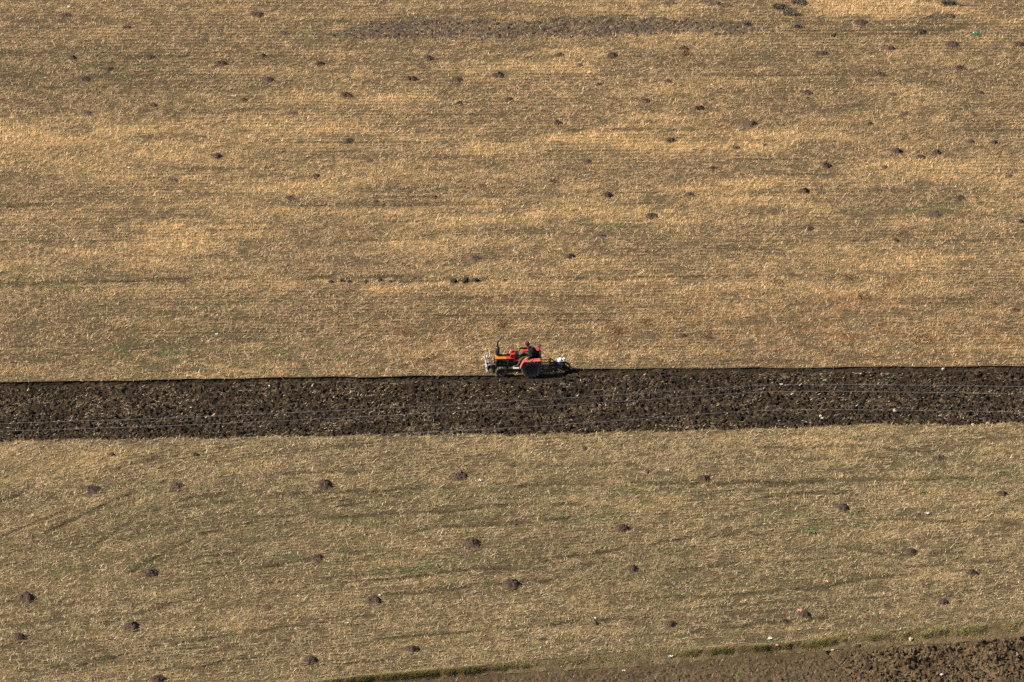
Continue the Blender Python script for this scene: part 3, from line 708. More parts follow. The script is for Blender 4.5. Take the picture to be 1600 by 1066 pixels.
for i, (px, py, wd, kind, lab) in enumerate(HILLS):
    o = bpy.data.objects.new('molehill', HM[kind][i % 5]); COL.objects.link(o)
    o.location = (hx[i], hy[i], float(ground_height(hx[i:i + 1], hy[i:i + 1])[0]) - .01)
    o.rotation_euler = (0, 0, random.uniform(-.5, .5) + (0 if kind == 't' else random.choice((0, 2, 4))))
    q = hr[i] * (1.14 if py > 640 else .98); o.scale = (q, q * random.uniform(.85, 1.1), q * (random.uniform(.9, 1.15) if py > 640 else random.uniform(.85, 1.2)))
    tag(o, lab, 'molehill', 'molehills scattered over the stubble')

# ------------------------------------------------------------------ clods, scraps, stones, weeds, brush
def at(px, py, z=0.0): x, y = p2w(px, py, z); return float(x), float(y)
def clod(px, py, wd, label, name='soil_clod', cat='clod', mat=None, group='dark clods along the old furrow', z=None, flat=1.0):
    x, y = at(px, py + 2); s = wd * float(mpp(np.array(x), np.array(y))) / 2
    V, F = lump_arrays(int(px * 7 + py), 2); V = V * np.array([s, s, s * flat])
    if z is None: z = float(ground_height(np.array([x]), np.array([y]))[0])
    me = raw_mesh(name, V + np.array([0, 0, s * .35]), F, False); me.materials.append(mat or M_CLOD)
    o = link(name, me); o.location = (x, y, z); o.rotation_euler = (0, 0, random.uniform(0, 6)); return tag(o, label, cat, group)
for px, py, wd, lab in [(709, 440, 11, 'black clod at the left of the three biggest ones above the tractor'), (727, 439, 13, 'biggest and blackest clod, middle one of three above the tractor front'),
                        (744, 437, 9, 'dark clod at the right of the three biggest ones above the tractor'), (788, 438, 7, 'small black clod alone to the right of the three biggest ones'),
                        (517, 440, 9, 'leftmost dark clod on the old furrow above a golden straw strip'), (534, 438, 7, 'second dark clod from the left on the old furrow'),
                        (546, 439, 8, 'third dark clod from the left on the old furrow'), (572, 440, 8, 'dark clod tipped on its edge over the golden straw strip'), (594, 438, 9, 'flat dark clod left of a crumbled one on the old furrow'),
                        (610, 440, 7, 'crumbled clod at the right end of the row over golden straw'),
                        (306, 710, 10, 'dark clod in pale straw just below the ploughed strip on the left'), (175, 710, 9, 'dark clod in golden straw below the left end of the ploughed strip'),
                        (1012, 737, 9, 'black clod in the stubble below the ploughed strip, right of the tractor'), (1227, 968, 7, 'small black clod left of the molehill with the pink scrap'),
                        (932, 973, 9, 'flat black clod on a rut, left of a molehill above the bank'), (914, 700, 7, 'small dark clod just below the ploughed strip, under the plough'), (1303, 54, 9, 'dark clod right of the ploughed patch, under the long brown molehill')]:
    clod(px, py, wd, lab)
for px, py, wd, lab in [(1341, 1012, 12, 'big dark clod at the foot of the bank where the rough soil begins'), (1358, 1046, 13, 'big dark clod in the rough soil near the bottom edge'), (1104, 1027, 9, 'dark clod in the soil lip at the foot of the bank, centre right')]:
    clod(px, py - 2, wd, lab, z=-.35, group='big clods in the lower ploughed field')
    o = COL.objects[-1]; o.location.x, o.location.y = at(px, py, -.35)
M_STONE = mat_noise('pale_stone', (.26, .21, .16), (.46, .39, .31), 14, .8, .2, bump=.3)
for px, py, wd, zz, lab in [(844, 1044, 7, -.36, 'rounded pale stone at the foot of the grassy bank, left part'), (1423, 1000, 8, -.33, 'pale stone with a flat top at the foot of the bank on the right'), (1588, 1024, 9, -.42, 'pale angular stone in rough soil by the right edge'),
                            (1472, 1055, 6, -.45, 'small whitish stone in rough soil near the bottom edge'), (1301, 1017, 5, -.42, 'tiny whitish stone at the corner of the rough soil'), (928, 1020, 6, -.05, 'pale stone in the gap of the grassy bank'),
                            (1398, 643, 7, -.1, 'pinkish stone on the ploughed strip, right third'), (1545, 662, 8, -.05, 'pinkish stone at the near edge of the ploughed strip, far right'), (1520, 664, 6, -.05, 'whitish stone left of the pinkish one at the strip edge'), (1474, 578, 7, -.1, 'pinkish stone in the open furrow on the right'),
                            (1282, 651, 6, -.06, 'left one of two pale stones lying close on the ploughed strip'), (1285, 655, 6, -.06, 'lower one of two pale stones lying close on the ploughed strip'), (421, 604, 5, -.08, 'pale stone on the ploughed strip, left of the tractor'), (298, 638, 4, -.06, 'small white stone on the ploughed strip, left third')]:
    zz = zz + .11 if zz < -.3 else zz
    o = clod(px, py - 2, wd, lab, 'stone', 'stone', M_STONE, 'pale stones on the soil', zz)
    o.location.x, o.location.y = at(px, py, zz)
# scraps of plastic: crumpled sheets with thickness
def scrap(px, py, wd, mat, label, z=.06, hgt=.6):
    z = z + .1 if z < -.2 else z; x, y = at(px, py, z); s = wd * float(mpp(np.array(x), np.array(y))) / 2 * .8; r = np.random.default_rng(int(px * 13 + py))
    n = 6; V = []; 
    for i in range(n):
        for j in range(n):
            u, v = i / (n - 1) * 2 - 1, j / (n - 1) * 2 - 1
            V.append((u * (1 + .25 * r.normal()), v * (.7 + .2 * r.normal()), hgt * (.5 + .7 * r.normal() * .6)))
    V = np.array(V) * s; i = np.arange(n * n).reshape(n, n)
    F = np.stack([i[:-1, :-1], i[:-1, 1:], i[1:, 1:], i[1:, :-1]], -1).reshape(-1, 4)
    T = V - np.array([0, 0, .012]); m = len(V); rim = np.concatenate([i[0, :], i[1:, -1], i[-1, -2::-1], i[-2:0:-1, 0]])
    side = np.stack([rim, np.roll(rim, -1), np.roll(rim, -1) + m, rim + m], 1)
    me = raw_mesh('plastic_scrap', np.concatenate([V, T]), np.concatenate([F, F[:, ::-1] + m, side]), False); me.materials.append(mat)
    o = link('plastic_scrap', me); o.location = (x, y, z); return tag(o, label, 'litter', 'litter blown over the field')
M_WHITE = mat_noise('white_plastic', (.38, .37, .36), (.70, .70, .70), 14, .5, .4)
M_PINK = mat_noise('pink_plastic', (.55, .16, .14), (.65, .42, .38), 7, .5, .4)
M_GREENP = mat_noise('green_plastic', (.01, .22, .09), (.02, .36, .16), 7, .4, .5)
scrap(1524, 52, 8, M_GREENP, 'bright green plastic scrap on the far stubble at upper right')
for px, py, wd, m, z, lab in [(593, 930, 5, M_WHITE, .24, 'white plastic scrap on the shoulder of a dark molehill'), (542, 974, 6, M_WHITE, .06, 'white plastic scrap in stubble below a molehill, left of the bank'),
                              (1249, 954, 7, M_PINK, .22, 'pink plastic scrap on top of a black molehill'), (1291, 908, 7, M_PINK, .06, 'pink and white plastic scrap lying on a rut above the black molehill'), (1203, 998, 7, M_WHITE, .06, 'long white plastic scrap just above the grassy bank'),
                              (1214, 1008, 5, M_PINK, .0, 'red plastic scrap in the bank grass below the long white one'), (1048, 1026, 7, M_WHITE, -.25, 'bright white plastic scrap at the foot of the bank, centre right'), (974, 1048, 5, M_WHITE, -.33, 'small white scrap on the lower soil near the bottom edge'),
                              (1449, 802, 6, M_WHITE, .06, 'white plastic scrap in the near stubble, right of the green weeds'), (750, 751, 7, M_WHITE, .05, 'flat white scrap right of the molehill below the tractor'), (1043, 735, 6, M_WHITE, .05, 'pale bluish scrap in stubble below the ploughed strip'),
                              (338, 522, 4, M_WHITE, .06, 'white speck of plastic in the dull stubble left of the tractor'), (201, 262, 5, M_WHITE, .06, 'white speck of plastic in the far left stubble'), (107, 11, 5, M_WHITE, .06, 'white speck of plastic above the top left molehill'), (709, 64, 5, M_WHITE, .06, 'white speck of plastic at the lower edge of the far ploughed patch'),
                              (1220, 601, 5, M_WHITE, -.02, 'bluish white scrap on the ploughed strip under the wires'), (930, 966, 4, M_WHITE, .06, 'white speck of plastic beside a flat black clod'), (105, 987, 4, M_WHITE, .06, 'white speck of plastic in the bottom left stubble')]:
    scrap(px, py, wd, m, lab, z)
# green weeds
M_LEAF = mat_noise('weed_leaf', (.05, .10, .02), (.13, .20, .05), 5, .5, .3)
def weed(px, py, wd, label):
    x, y = at(px, py + 2); s = wd * float(mpp(np.array(x), np.array(y))) / 2
    o = empty('green_weed', (x, y, float(ground_height(np.array([x]), np.array([y]))[0]))); tag(o, label, 'weed', 'green weeds in the stubble')
    m = MB()
    for k in range(16):
        a = random.uniform(0, 6.3); l = s * random.uniform(.6, 1.15); h = s * random.uniform(.4, 1.0); c, q = math.cos(a), math.sin(a); wq = s * .16
        p = [(0, 0, .01), (c * l * .5 - q * wq, q * l * .5 + c * wq, h * .7), (c * l, q * l, h * .55), (c * l * .5 + q * wq, q * l * .5 - c * wq, h * .7)]
        m._add(p + [(p[1][0], p[1][1], p[1][2] - .006)], [(0, 1, 2, 3), (0, 4, 2)])
    m.build('leaf_rosette', M_LEAF, o); MB().tube([(0, 0, -.04), (0.01, 0, s * .9)], [.012, .006], 6).build('stem', M_LEAF, o)
for px, py, wd, lab in [(1328, 801, 11, 'green weed at the right foot of a dark molehill'), (1443, 768, 11, 'green weed alone in tall straw, right part of the near field'), (1270, 831, 12, 'green weed below left of the molehill with the other weed'), (1262, 826, 8, 'small pale green weed just left of a bigger one'),
                        (236, 881, 9, 'green leafy weed behind the tall reddish molehill'), (396, 844, 9, 'small green weed at the end of a rut, left of the centre'), (214, 853, 8, 'small green weed between the worn molehill and the reddish one'), (1180, 724, 8, 'small green weed below the ploughed strip at centre right'), (1082, 698, 9, 'low green weed close below the ploughed strip'), (1373, 670, 8, 'tiny green weed at the near edge of the ploughed strip')]:
    weed(px, py, wd, lab)
# dry brush and dead shrubs along the top edge
M_TWIG = mat_noise('dry_twig', (.035, .03, .025), (.12, .10, .075), 12, .9, .1)
M_GREYTWIG = mat_noise('grey_twig', (.12, .095, .07), (.23, .185, .14), 12, .9, .1)
def brush(px, py, wd, ht, label, name='brush_heap', cat='brush heap', n=150, lean=0.0):
    x, y = at(px, py + 3); k = float(mpp(np.array(x), np.array(y))); s = wd * k / 2; h = ht * k
    o = empty(name, (x, y, 0)); tag(o, label, cat, 'dead brush along the top of the field')
    for mat, nm, cnt in ((M_TWIG, 'dark_twigs', n), (M_GREYTWIG, 'grey_twigs', n // 3)):
        m = MB()
        for _ in range(cnt):
            a = random.uniform(0, 6.3); q = s * math.sqrt(random.random()) * .8; p = Vector((q * math.cos(a), q * math.sin(a) * .6 + lean * q * math.cos(a), random.uniform(0, h * .4)))
            d = Vector((random.gauss(0, 1), random.gauss(0, .7), random.uniform(.1, 1.2))).normalized() * random.uniform(.2, .55) * max(h, .4) * 1.3
            m.tube([p, p + d * .55 + Vector((0, 0, .02)), p + d], [.016, .011, .004], 4)
        m.build(nm, mat, o)
brush(1218, 11, 24, 14, 'dark heap of dry brush at the top edge, left of its larger neighbour', lean=-.4)
brush(1236, 21, 26, 13, 'larger heap of dry brush with grey twigs, below the top edge', lean=-.4)
brush(1248, 3, 30, 12, 'dead bush cut off by the top edge, beside the brush heaps', 'dead_bush', 'bush')
brush(1482, 6, 24, 16, 'dead bush at the top edge with grey twigs on its left', 'dead_bush', 'bush')
brush(1246, 41, 13, 7, 'small dark tangle of brush at the right tip of the far ploughed patch', n=60)
brush(1168, 36, 12, 6, 'small tangle of brush on the right end of the far ploughed patch', n=60)

# ------------------------------------------------------------------ overhead wires
M_WIRE = mat_noise('wire_metal', (.20, .20, .23), (.30, .30, .34), 3, .5, .4, .3)
WZ = 9.0
for pts, lab in [([(-260, 668), (0, 662), (277, 653), (540, 641), (800, 627), (1065, 611), (1150, 604), (1222, 600), (1300, 600.5), (1440, 602), (1600, 604), (1860, 610)], 'uppermost of three thin grey wires across the ploughed strip'),
                 ([(-260, 680), (0, 674), (277, 665), (540, 653), (800, 638), (1065, 621), (1150, 614), (1222, 611), (1300, 611.5), (1440, 613), (1600, 616), (1860, 624)], 'middle one of three thin grey wires across the ploughed strip'),
                 ([(-260, 704), (0, 699), (277, 691), (540, 681.5), (800, 669), (1000, 655), (1085, 648), (1150, 643), (1222, 640), (1300, 640), (1440, 641.5), (1600, 644), (1860, 651)], 'lowest of three thin grey wires, near the lower edge of the ploughed strip')]:
    a = np.array(pts); xx = np.linspace(a[0, 0], a[-1, 0], 120); yy = np.interp(xx, a[:, 0], a[:, 1])
    k = np.ones(9) / 9; yy[4:-4] = np.convolve(yy, k, 'valid')
    X, Y = p2w(xx, yy, WZ)
    MB().tube([(float(p), float(q), WZ) for p, q in zip(X, Y)], .0044, 6).build('overhead_wire', M_WIRE, None, smooth=True)
    o = bpy.context.scene.objects[[q.name for q in COL.objects if q.name.startswith('overhead_wire')][-1]]; tag(o, lab, 'wire', 'wires strung above the ploughed strip')

# ------------------------------------------------------------------ tractor (built facing -x; x from the rear axle, z from the ground)
M_RED = mat_noise('red_paint', (.26, .010, .012), (.40, .028, .028), 9, .45, .4)
M_ORANGE = mat_noise('orange_paint', (.40, .12, .012), (.55, .19, .022), 9, .45, .4)
M_PALERED = mat_noise('pale_red_paint', (.33, .022, .024), (.42, .10, .085), 9, .55, .35)  # paler, pinker red for the near fender
M_BLACK = mat_noise('oily_metal', (.010, .010, .011), (.035, .03, .028), 10, .6, .3)
M_STEEL = mat_noise('dark_steel', (.03, .03, .032), (.07, .065, .06), 9, .5, .4, .4)
M_TYRE = mat_noise('dusty_rubber', (.02, .019, .018), (.14, .115, .09), 9, .9, .15)
M_RIM = mat_noise('rim_paint', (.016, .015, .014), (.045, .040, .034), 8, .6, .3)
M_ALU = mat_noise('bare_plate', (.30, .29, .27), (.42, .40, .37), 9, .5, .4)
M_SEAT = mat_noise('seat_vinyl', (.015, .02, .03), (.03, .04, .055), 7, .55, .3)
M_WPAINT = mat_noise('white_paint', (.10, .09, .10), (.66, .64, .68), 13, .5, .4, lo=.44, hi=.52)
M_YEL = mat_noise('yellow_paint', (.55, .33, .03), (.65, .42, .06), 6, .5, .4)
M_GLASS = mat_noise('lamp_glass', (.6, .6, .55), (.8, .8, .75), 5, .15, .6)
M_AMBER = mat_noise('amber_lens', (.6, .22, .02), (.7, .3, .03), 5, .2, .6)
TPX, TPY = 830, 580
tx, ty = at(TPX, TPY, -.05)
TR = empty('tractor', (tx, ty, -.055), (.11, 0, R(1.6)))
tag(TR, 'small red and orange tractor with a tall exhaust pulling a plough along the furrow', 'tractor')
def wheel(name, x, y, r, wd, lugs):
    w_ = empty(name, (x, y, r)); w_.parent = TR
    h = wd / 2; m = MB()
    m.lathe([(r * .60, -h * .8), (r * .78, -h), (r * .93, -h * .92), (r * .97, -h * .5), (r * .975, 0), (r * .97, h * .5), (r * .93, h * .92), (r * .78, h), (r * .60, h * .8), (r * .58, 0)], (0, 0, 0), 'y', 36)
    for k in range(lugs):
        for sd in (-1, 1):
            a = 2 * math.pi * (k + (.5 if sd > 0 else 0)) / lugs
            rot = Matrix.Rotation(-a, 3, 'Y') @ Matrix.Rotation(sd * .6, 3, 'X')
            m.box(Matrix.Rotation(-a, 3, 'Y') @ Vector((0, sd * h * .52, r * .975)), (r * .09, h * 1.15, r * .09), Matrix.Rotation(-a, 3, 'Y') @ Matrix.Rotation(sd * .55, 3, 'Z'))
    m.build('tyre', M_TYRE, w_)
    m = MB().lathe([(r * .60, -h * .78), (r * .56, -h * .5), (r * .50, -h * .30), (r * .2, -h * .20), (.0, -h * .20), (.0, h * .1), (r * .2, h * .1), (r * .5, h * .0), (r * .56, h * .5), (r * .60, h * .78), (r * .58, 0)], (0, 0, 0), 'y', 30)
    m.build('rim', M_RIM, w_, smooth=True)
    m = MB().lathe([(0, -h * .5), (r * .14, -h * .5), (r * .17, -h * .18), (r * .17, h * .1), (0, h * .1)], (0, 0, 0), 'y', 16)
    for k in range(6):
        a = k * math.pi / 3; m.tube([(r * .3 * math.cos(a), -h * .32, r * .3 * math.sin(a)), (r * .3 * math.cos(a), -h * .2, r * .3 * math.sin(a))], r * .035, 6)
    m.build('hub', M_STEEL, w_)
    return w_
for sd in (-1, 1):
    wheel('rear_wheel', 0, sd * .43, .455, .23, 18)
    wheel('front_wheel', -1.38, sd * .40, .255, .13, 14)
# chassis and engine
m = MB().box((-.62, 0, .42), (1.35, .22, .16)).box((-.05, 0, .46), (.34, .34, .34)).box((-1.42, 0, .36), (.34, .16, .14)).box((-.55, 0, .30), (.5, .18, .12)); m.build('chassis', M_BLACK, TR, .015)
m = MB().box((-1.22, 0, .62), (.62, .30, .32)).box((-.82, 0, .62), (.26, .36, .30))
for k in range(5): m.box((-1.42 + k * .1, -.165, .66), (.05, .05, .18))
m.tube([(-1.46, -.17, .58), (-1.2, -.2, .53), (-.9, -.2, .5)], .025, 8).tube([(-1.05, -.19, .72), (-1.05, -.19, .50)], .05, 10); m.build('engine_block', M_BLACK, TR, .01)
MB().tube([(-1.30, -.175, .74), (-1.18, -.178, .72), (-1.0, -.178, .72)], .014, 6).build('fuel_pipe', M_YEL, TR)
m = MB().tube([(-1.38, -.40, .255), (-1.38, .40, .255)], .04, 10).box((-1.38, 0, .29), (.12, .5, .08)); m.build('front_axle', M_BLACK, TR)
m = MB().tube([(0, -.42, .455), (0, .42, .455)], .075, 12).box((0, -.22, .455), (.2, .08, .2)).box((0, .22, .455), (.2, .08, .2)); m.build('rear_axle', M_BLACK, TR)
# bonnet: a pressed cover, open at the sides
def cover(x0, x1, z0, z1, hw, mat, name, nose=False):
    n = 9; vs = []; prof = [(-hw, z0), (-hw, z1 - .05), (-hw + .05, z1), (0, z1 + .012), (hw - .05, z1), (hw, z1 - .05), (hw, z0)]
    inner = [(y * .94, z - .012 if i not in (0, 6) else z) for i, (y, z) in enumerate(prof)]
    loop = prof + inner[::-1]; k = len(loop)
    b = MB(); V = [(x0, y, z) for y, z in loop] + [(x1, y, z) for y, z in loop]
    F = [(i, (i + 1) % k, (i + 1) % k + k, i + k) for i in range(k)]
    for i in range(6): F += [(i, i + 1, 12 - i, 13 - i), (i + k, 13 - i + k, 12 - i + k, i + 1 + k)]
    b._add(V, F); return b.build(name, mat, TR)
bon = cover(-1.66, -1.14, .795, .90, .205, M_ORANGE, 'bonnet_front')
cover(-1.14, -.97, .795, .902, .206, mat_noise('worn_orange_red_paint', (.45, .09, .012), (.38, .022, .018), 5, .45, .4), 'bonnet_middle')
cover(-.97, -.74, .79, .904, .207, M_RED, 'bonnet_rear')
MB().box((-1.40, .02, .918), (.16, .14, .02)).box((-1.19, -.02, .917), (.05, .2, .02)).box((-1.05, .06, .918), (.12, .1, .022)).build('bonnet_vent', M_BLACK, TR, .004)
m = MB().box((-1.655, 0, .70), (.03, .34, .36)); m.build('grille_shell', M_STEEL, TR, .01)
for k in range(5): MB().box((-1.674, 0, .57 + k * .06), (.012, .28, .022)).build('grille_bar', M_STEEL, TR)
for sd in (-1, 1):
    m = MB().lathe([(0, -.03), (.05, -.03), (.062, .03), (0, .045)], (-1.69, sd * .17, .66), 'x', 16); h = m.build('headlight', M_SEAT, TR, smooth=True)
    MB().lathe([(0, -.006), (.05, -.004), (.05, .003), (0, .004)], (-1.722, sd * .17, .66), 'x', 16).build('lens', M_GLASS, h)
# fuel tank and dash
m = MB().prism([(-.98, .92), (-.92, 1.06), (-.74, 1.08), (-.69, 1.02), (-.69, .90), (-.96, .90)], -.19, .19); m.build('fuel_tank', M_RED, TR, .02)
MB().lathe([(0, 0), (.04, 0), (.04, .03), (0, .035)], (-.84, .05, 1.075), 'z', 12).build('tank_cap', M_BLACK, TR)
m = MB().prism([(-.69, .86), (-.67, 1.05), (-.58, 1.02), (-.56, .70), (-.69, .68)], -.16, .16); m.build('dashboard', M_SEAT, TR, .012)
MB().box((-.60, -.06, .98), (.02, .07, .07)).build('gauge', M_BLACK, TR, .005); MB().box((-.60, .07, .98), (.02, .07, .07)).build('gauge', M_BLACK, TR, .005)
m = MB().box((-.72, -.195, .74), (.2, .02, .12)); m.build('side_panel', M_RED, TR, .004)
# exhaust
ex = empty('exhaust', (-1.54, -.02, .9)); ex.parent = TR
MB().lathe([(0, 0), (.05, .0), (.098, .04), (.104, .40), (.06, .46), (0, .47)], (0, 0, .03), 'z', 18).build('muffler', M_STEEL, ex, smooth=True)
MB().tube([(0, 0, .46), (.0, 0, .70), (.03, 0, .80), (.10, 0, .88), (.17, 0, .94)], [.04, .038, .038, .042, .05], 10).build('pipe', M_STEEL, ex, smooth=True)
MB().box((.21, 0, .98), (.18, .12, .03), Matrix.Rotation(-.5, 3, 'Y')).build('rain_cap', M_STEEL, ex, .004)
MB().lathe([(.04, 0), (.062, 0), (.062, .03), (.04, .03)], (0, 0, .48), 'z', 14).build('collar', M_STEEL, ex)
# fenders: flat top with a sloping front and a back lip
for sd in (-1, 1):
    y0, y1 = (sd * .30, sd * .545) if sd > 0 else (-.545, -.30)
    prof = [(-.52, .50), (-.36, .86), (.40, .90), (.42, .82), (.40, .88), (-.345, .84), (-.50, .50)]
    f = MB().prism([(-.53, .50), (-.37, .88), (.39, .92), (.45, .80), (.43, .79), (.378, .895), (-.352, .858), (-.51, .49)], y0, y1).build('fender', M_PALERED if sd < 0 else M_RED, TR, .006)
    yi = sd * .305; MB().prism([(-.35, .856), (.376, .893), (.40, .62), (-.42, .62)], yi - .008, yi + .008).build('inner_panel', M_RED, f)
    MB().box((.43, sd * .44, .86), (.03, .10, .06)).build('tail_lamp', M_AMBER, f, .006)
    MB().box((-.02, sd * .46, .915), (.06, .04, .02)).build('reflector', M_AMBER, f)
    MB().box((-.70, sd * .31, .42), (.28, .2, .025)).box((-.70, sd * .16, .40), (.05, .25, .04)).build('footplate', M_ALU, TR, .004)
MB().tube([(.39, .50, .90), (.41, .50, 1.02), (.41, .50, 1.14)], [.02, .028, .028], 8).build('work_lamp', M_BLACK, TR)
# controls and seat
st = empty('steering', (-.60, 0, .98)); st.parent = TR; st.rotation_euler = (0, R(-32), 0)
m = MB()
ring = [(.18 * math.cos(a), .18 * math.sin(a), .16) for a in (2 * math.pi * k / 20 for k in range(21))]
m.tube(ring, .014, 6, False)
for k in range(3): a = k * 2.094; m.tube([(0, 0, .14), (.18 * math.cos(a), .18 * math.sin(a), .16)], .011, 6)
m.build('steering_wheel', M_BLACK, st); MB().tube([(0, 0, -.2), (0, 0, .15)], .022, 8).build('steering_column', M_BLACK, st)
for x, y, h in ((-.42, -.10, .28), (-.36, .10, .3), (-.30, -.16, .22)):
    l = MB().tube([(x, y, .6), (x - .03, y, .6 + h * .6), (x - .02, y, .6 + h)], .011, 6).build('gear_lever', M_STEEL, TR); MB().ball((x - .02, y, .6 + h), .024).build('knob', M_BLACK, l)
se = empty('seat', (.17, 0, .60)); se.parent = TR
MB().box((0, 0, .03), (.36, .40, .09)).build('cushion', M_SEAT, se, .025); MB().box((.20, 0, .28), (.08, .38, .46), Matrix.Rotation(.18, 3, 'Y')).build('backrest', M_SEAT, se, .03)
MB().tube([(0, 0, -.16), (0, 0, 0)], .05, 10).box((0, 0, -.02), (.3, .3, .02)).build('seat_post', M_BLACK, se)
MB().box((.02, 0, .58), (.44, .56, .03)).build('deck', M_RED, TR, .006)
# white front rack on a beam
fr = empty('front_rack', (-2.02, 0, .18)); fr.parent = TR
MB().box((.30, -.07, .10), (.52, .07, .08)).box((.30, .07, .10), (.52, .07, .08)).box((.06, 0, .12), (.07, .5, .10)).build('beam', M_BLACK, fr, .006)
for y, xo in ((-.2, .0), (-.02, -.05), (.17, .10)):
    MB().tube([(xo * .4, y, -.06), (xo, y, .35), (xo + (-.05 if y < 0 else .05), y, .62), (xo + .02, y * 1.25, .92 - abs(y) * .5)], [.028, .030, .028, .018], 8).build('upright', M_WPAINT, fr)
for z, l in ((.22, .5), (.40, .44), (.60, .36)):
    MB().box((-.005, 0, z), (.05, l, .055)).build('crossbar', M_WPAINT, fr, .006)
MB().box((.11, -.02, .20), (.18, .10, .035)).box((.05, .1, .5), (.14, .05, .05), Matrix.Rotation(.5, 3, 'Y')).build('bracket', M_WPAINT, fr, .005)
MB().tube([(.0, -.22, .10), (.02, -.24, .02), (.09, -.24, -.05)], .03, 8).build('skid', M_WPAINT, fr)
# rear linkage
for sd in (-1, 1):
    MB().tube([(.05, sd * .17, .36), (.5, sd * .22, .30), (.86, sd * .24, .34)], .022, 8).build('lower_link', M_STEEL, TR)
    MB().tube([(.22, sd * .16, .78), (.46, sd * .21, .60), (.5, sd * .22, .31)], .014, 8).build('lift_rod', M_STEEL, TR)
MB().tube([(.24, 0, .66), (.84, 0, .62)], .018, 8).build('top_link', M_STEEL, TR)
MB().tube([(.40, .30, .94), (.52, .25, .84), (.70, .12, .70), (.86, .06, .62)], .008, 6).build('hydraulic_hose', M_BLACK, TR)

# ------------------------------------------------------------------ plough
PL = empty('plough', (tx, ty, -.055), (.05, 0, R(1.6)))
tag(PL, 'black mounted plough behind the tractor, turning soil at the furrow end', 'plough')
MB().box((.86, 0, .50), (.05, .06, .42)).box((.86, 0, .34), (.06, .56, .06)).tube([(.86, 0, .70), (1.15, .0, .42)], .022, 8).build('headstock', M_BLACK, PL, .006)
MB().box((1.16, -.10, .37), (.62, .06, .07)).box((1.26, .11, .37), (.82, .06, .07)).box((1.05, 0, .37), (.06, .3, .06)).box((1.44, .02, .37), (.06, .3, .06)).build('frame_beam', M_BLACK, PL, .006)
for x, y in ((1.08, -.14), (1.46, .12)):
    b = empty('plough_body', (x, y, 0)); b.parent = PL
    MB().prism([(-.04, .40), (.06, .40), (.16, .12), (.20, -.05), (.10, -.05), (.05, .12)], -.025, .025).build('leg', M_BLACK, b, .004)
    V, F = [], []; n, k = 9, 6
    for i in range(n):
        u = i / (n - 1)
        for j in range(k):
            v = j / (k - 1); tw = u * (.25 + .75 * v)
            V.append((-.05 + .50 * u, -.02 - .30 * tw * u, -.06 + .30 * v * (1 - .15 * u)))
    g = np.arange(n * k).reshape(n, k); Q = np.stack([g[:-1, :-1], g[:-1, 1:], g[1:, 1:], g[1:, :-1]], -1).reshape(-1, 4)
    me = raw_mesh('mouldboard', np.array(V), Q, True); me.materials.append(M_BLACK); o = link('mouldboard', me, None, b); md = o.modifiers.new('t', 'SOLIDIFY'); md.thickness = .014
    MB().prism([(-.22, -.14), (.10, -.08), (.10, -.05), (-.06, -.03)], -.10, .03).build('share', M_STEEL, b)
MB().tube([(1.60, .1, .37), (1.70, .11, .30), (1.80, .1, .12), (1.86, .1, .0)], [.04, .04, .035, .02], 8).build('tail_arm', M_BLACK, PL)
MB().tube([(.92, -.1, .52), (1.05, -.08, .44), (1.2, -.06, .41)], .02, 8).build('brace', M_BLACK, PL)
# a white sack, with a dark blue rag beside it, tied on the plough frame
M_SACK = mat_noise('white_sack_cloth', (.60, .60, .68), (.78, .78, .84), 5, .7, .2, bump=.2)
M_BLUE = mat_noise('blue_cloth', (.012, .016, .07), (.03, .04, .14), 5, .8, .2)
def crumple(name, c, r, mat, seed, root, rot):
    b = bmesh.new(); bmesh.ops.create_icosphere(b, subdivisions=3, radius=1); nz = Noise(seed)
    for v in b.verts:
        p = v.co; n = nz.fbm(np.array([p.x * 2 + p.z * 1.3 + 8]), np.array([p.y * 2 - p.z + 8]), 3, .6)[0]
        v.co = Vector((p.x * r[0], p.y * r[1], p.z * r[2])) * (.62 + .75 * n)
    me = bpy.data.meshes.new(name); b.to_mesh(me); b.free(); me.materials.append(mat)
    o = bpy.data.objects.new(name, me); COL.objects.link(o); M = Matrix.Translation(root.location) @ root.rotation_euler.to_matrix().to_4x4()
    o.location = M @ Vector(c); o.rotation_euler = rot; return o
s = crumple('sack', (1.30, .0, .57), (.10, .095, .115), M_SACK, 3, PL, (0, .35, 0)); tag(s, 'crumpled white sack tied on top of the plough frame', 'sack')
me = MB().tube([(.06, 0, .05), (.14, .01, .12), (.19, -.02, .17)], [.035, .045, .02], 8).build('sack_neck', M_SACK, s)
s2 = crumple('rag', (1.14, -.02, .49), (.10, .09, .08), M_BLUE, 5, PL, (0, -.3, 0)); tag(s2, 'dark blue rag bundled on the plough frame left of the white sack', 'cloth')

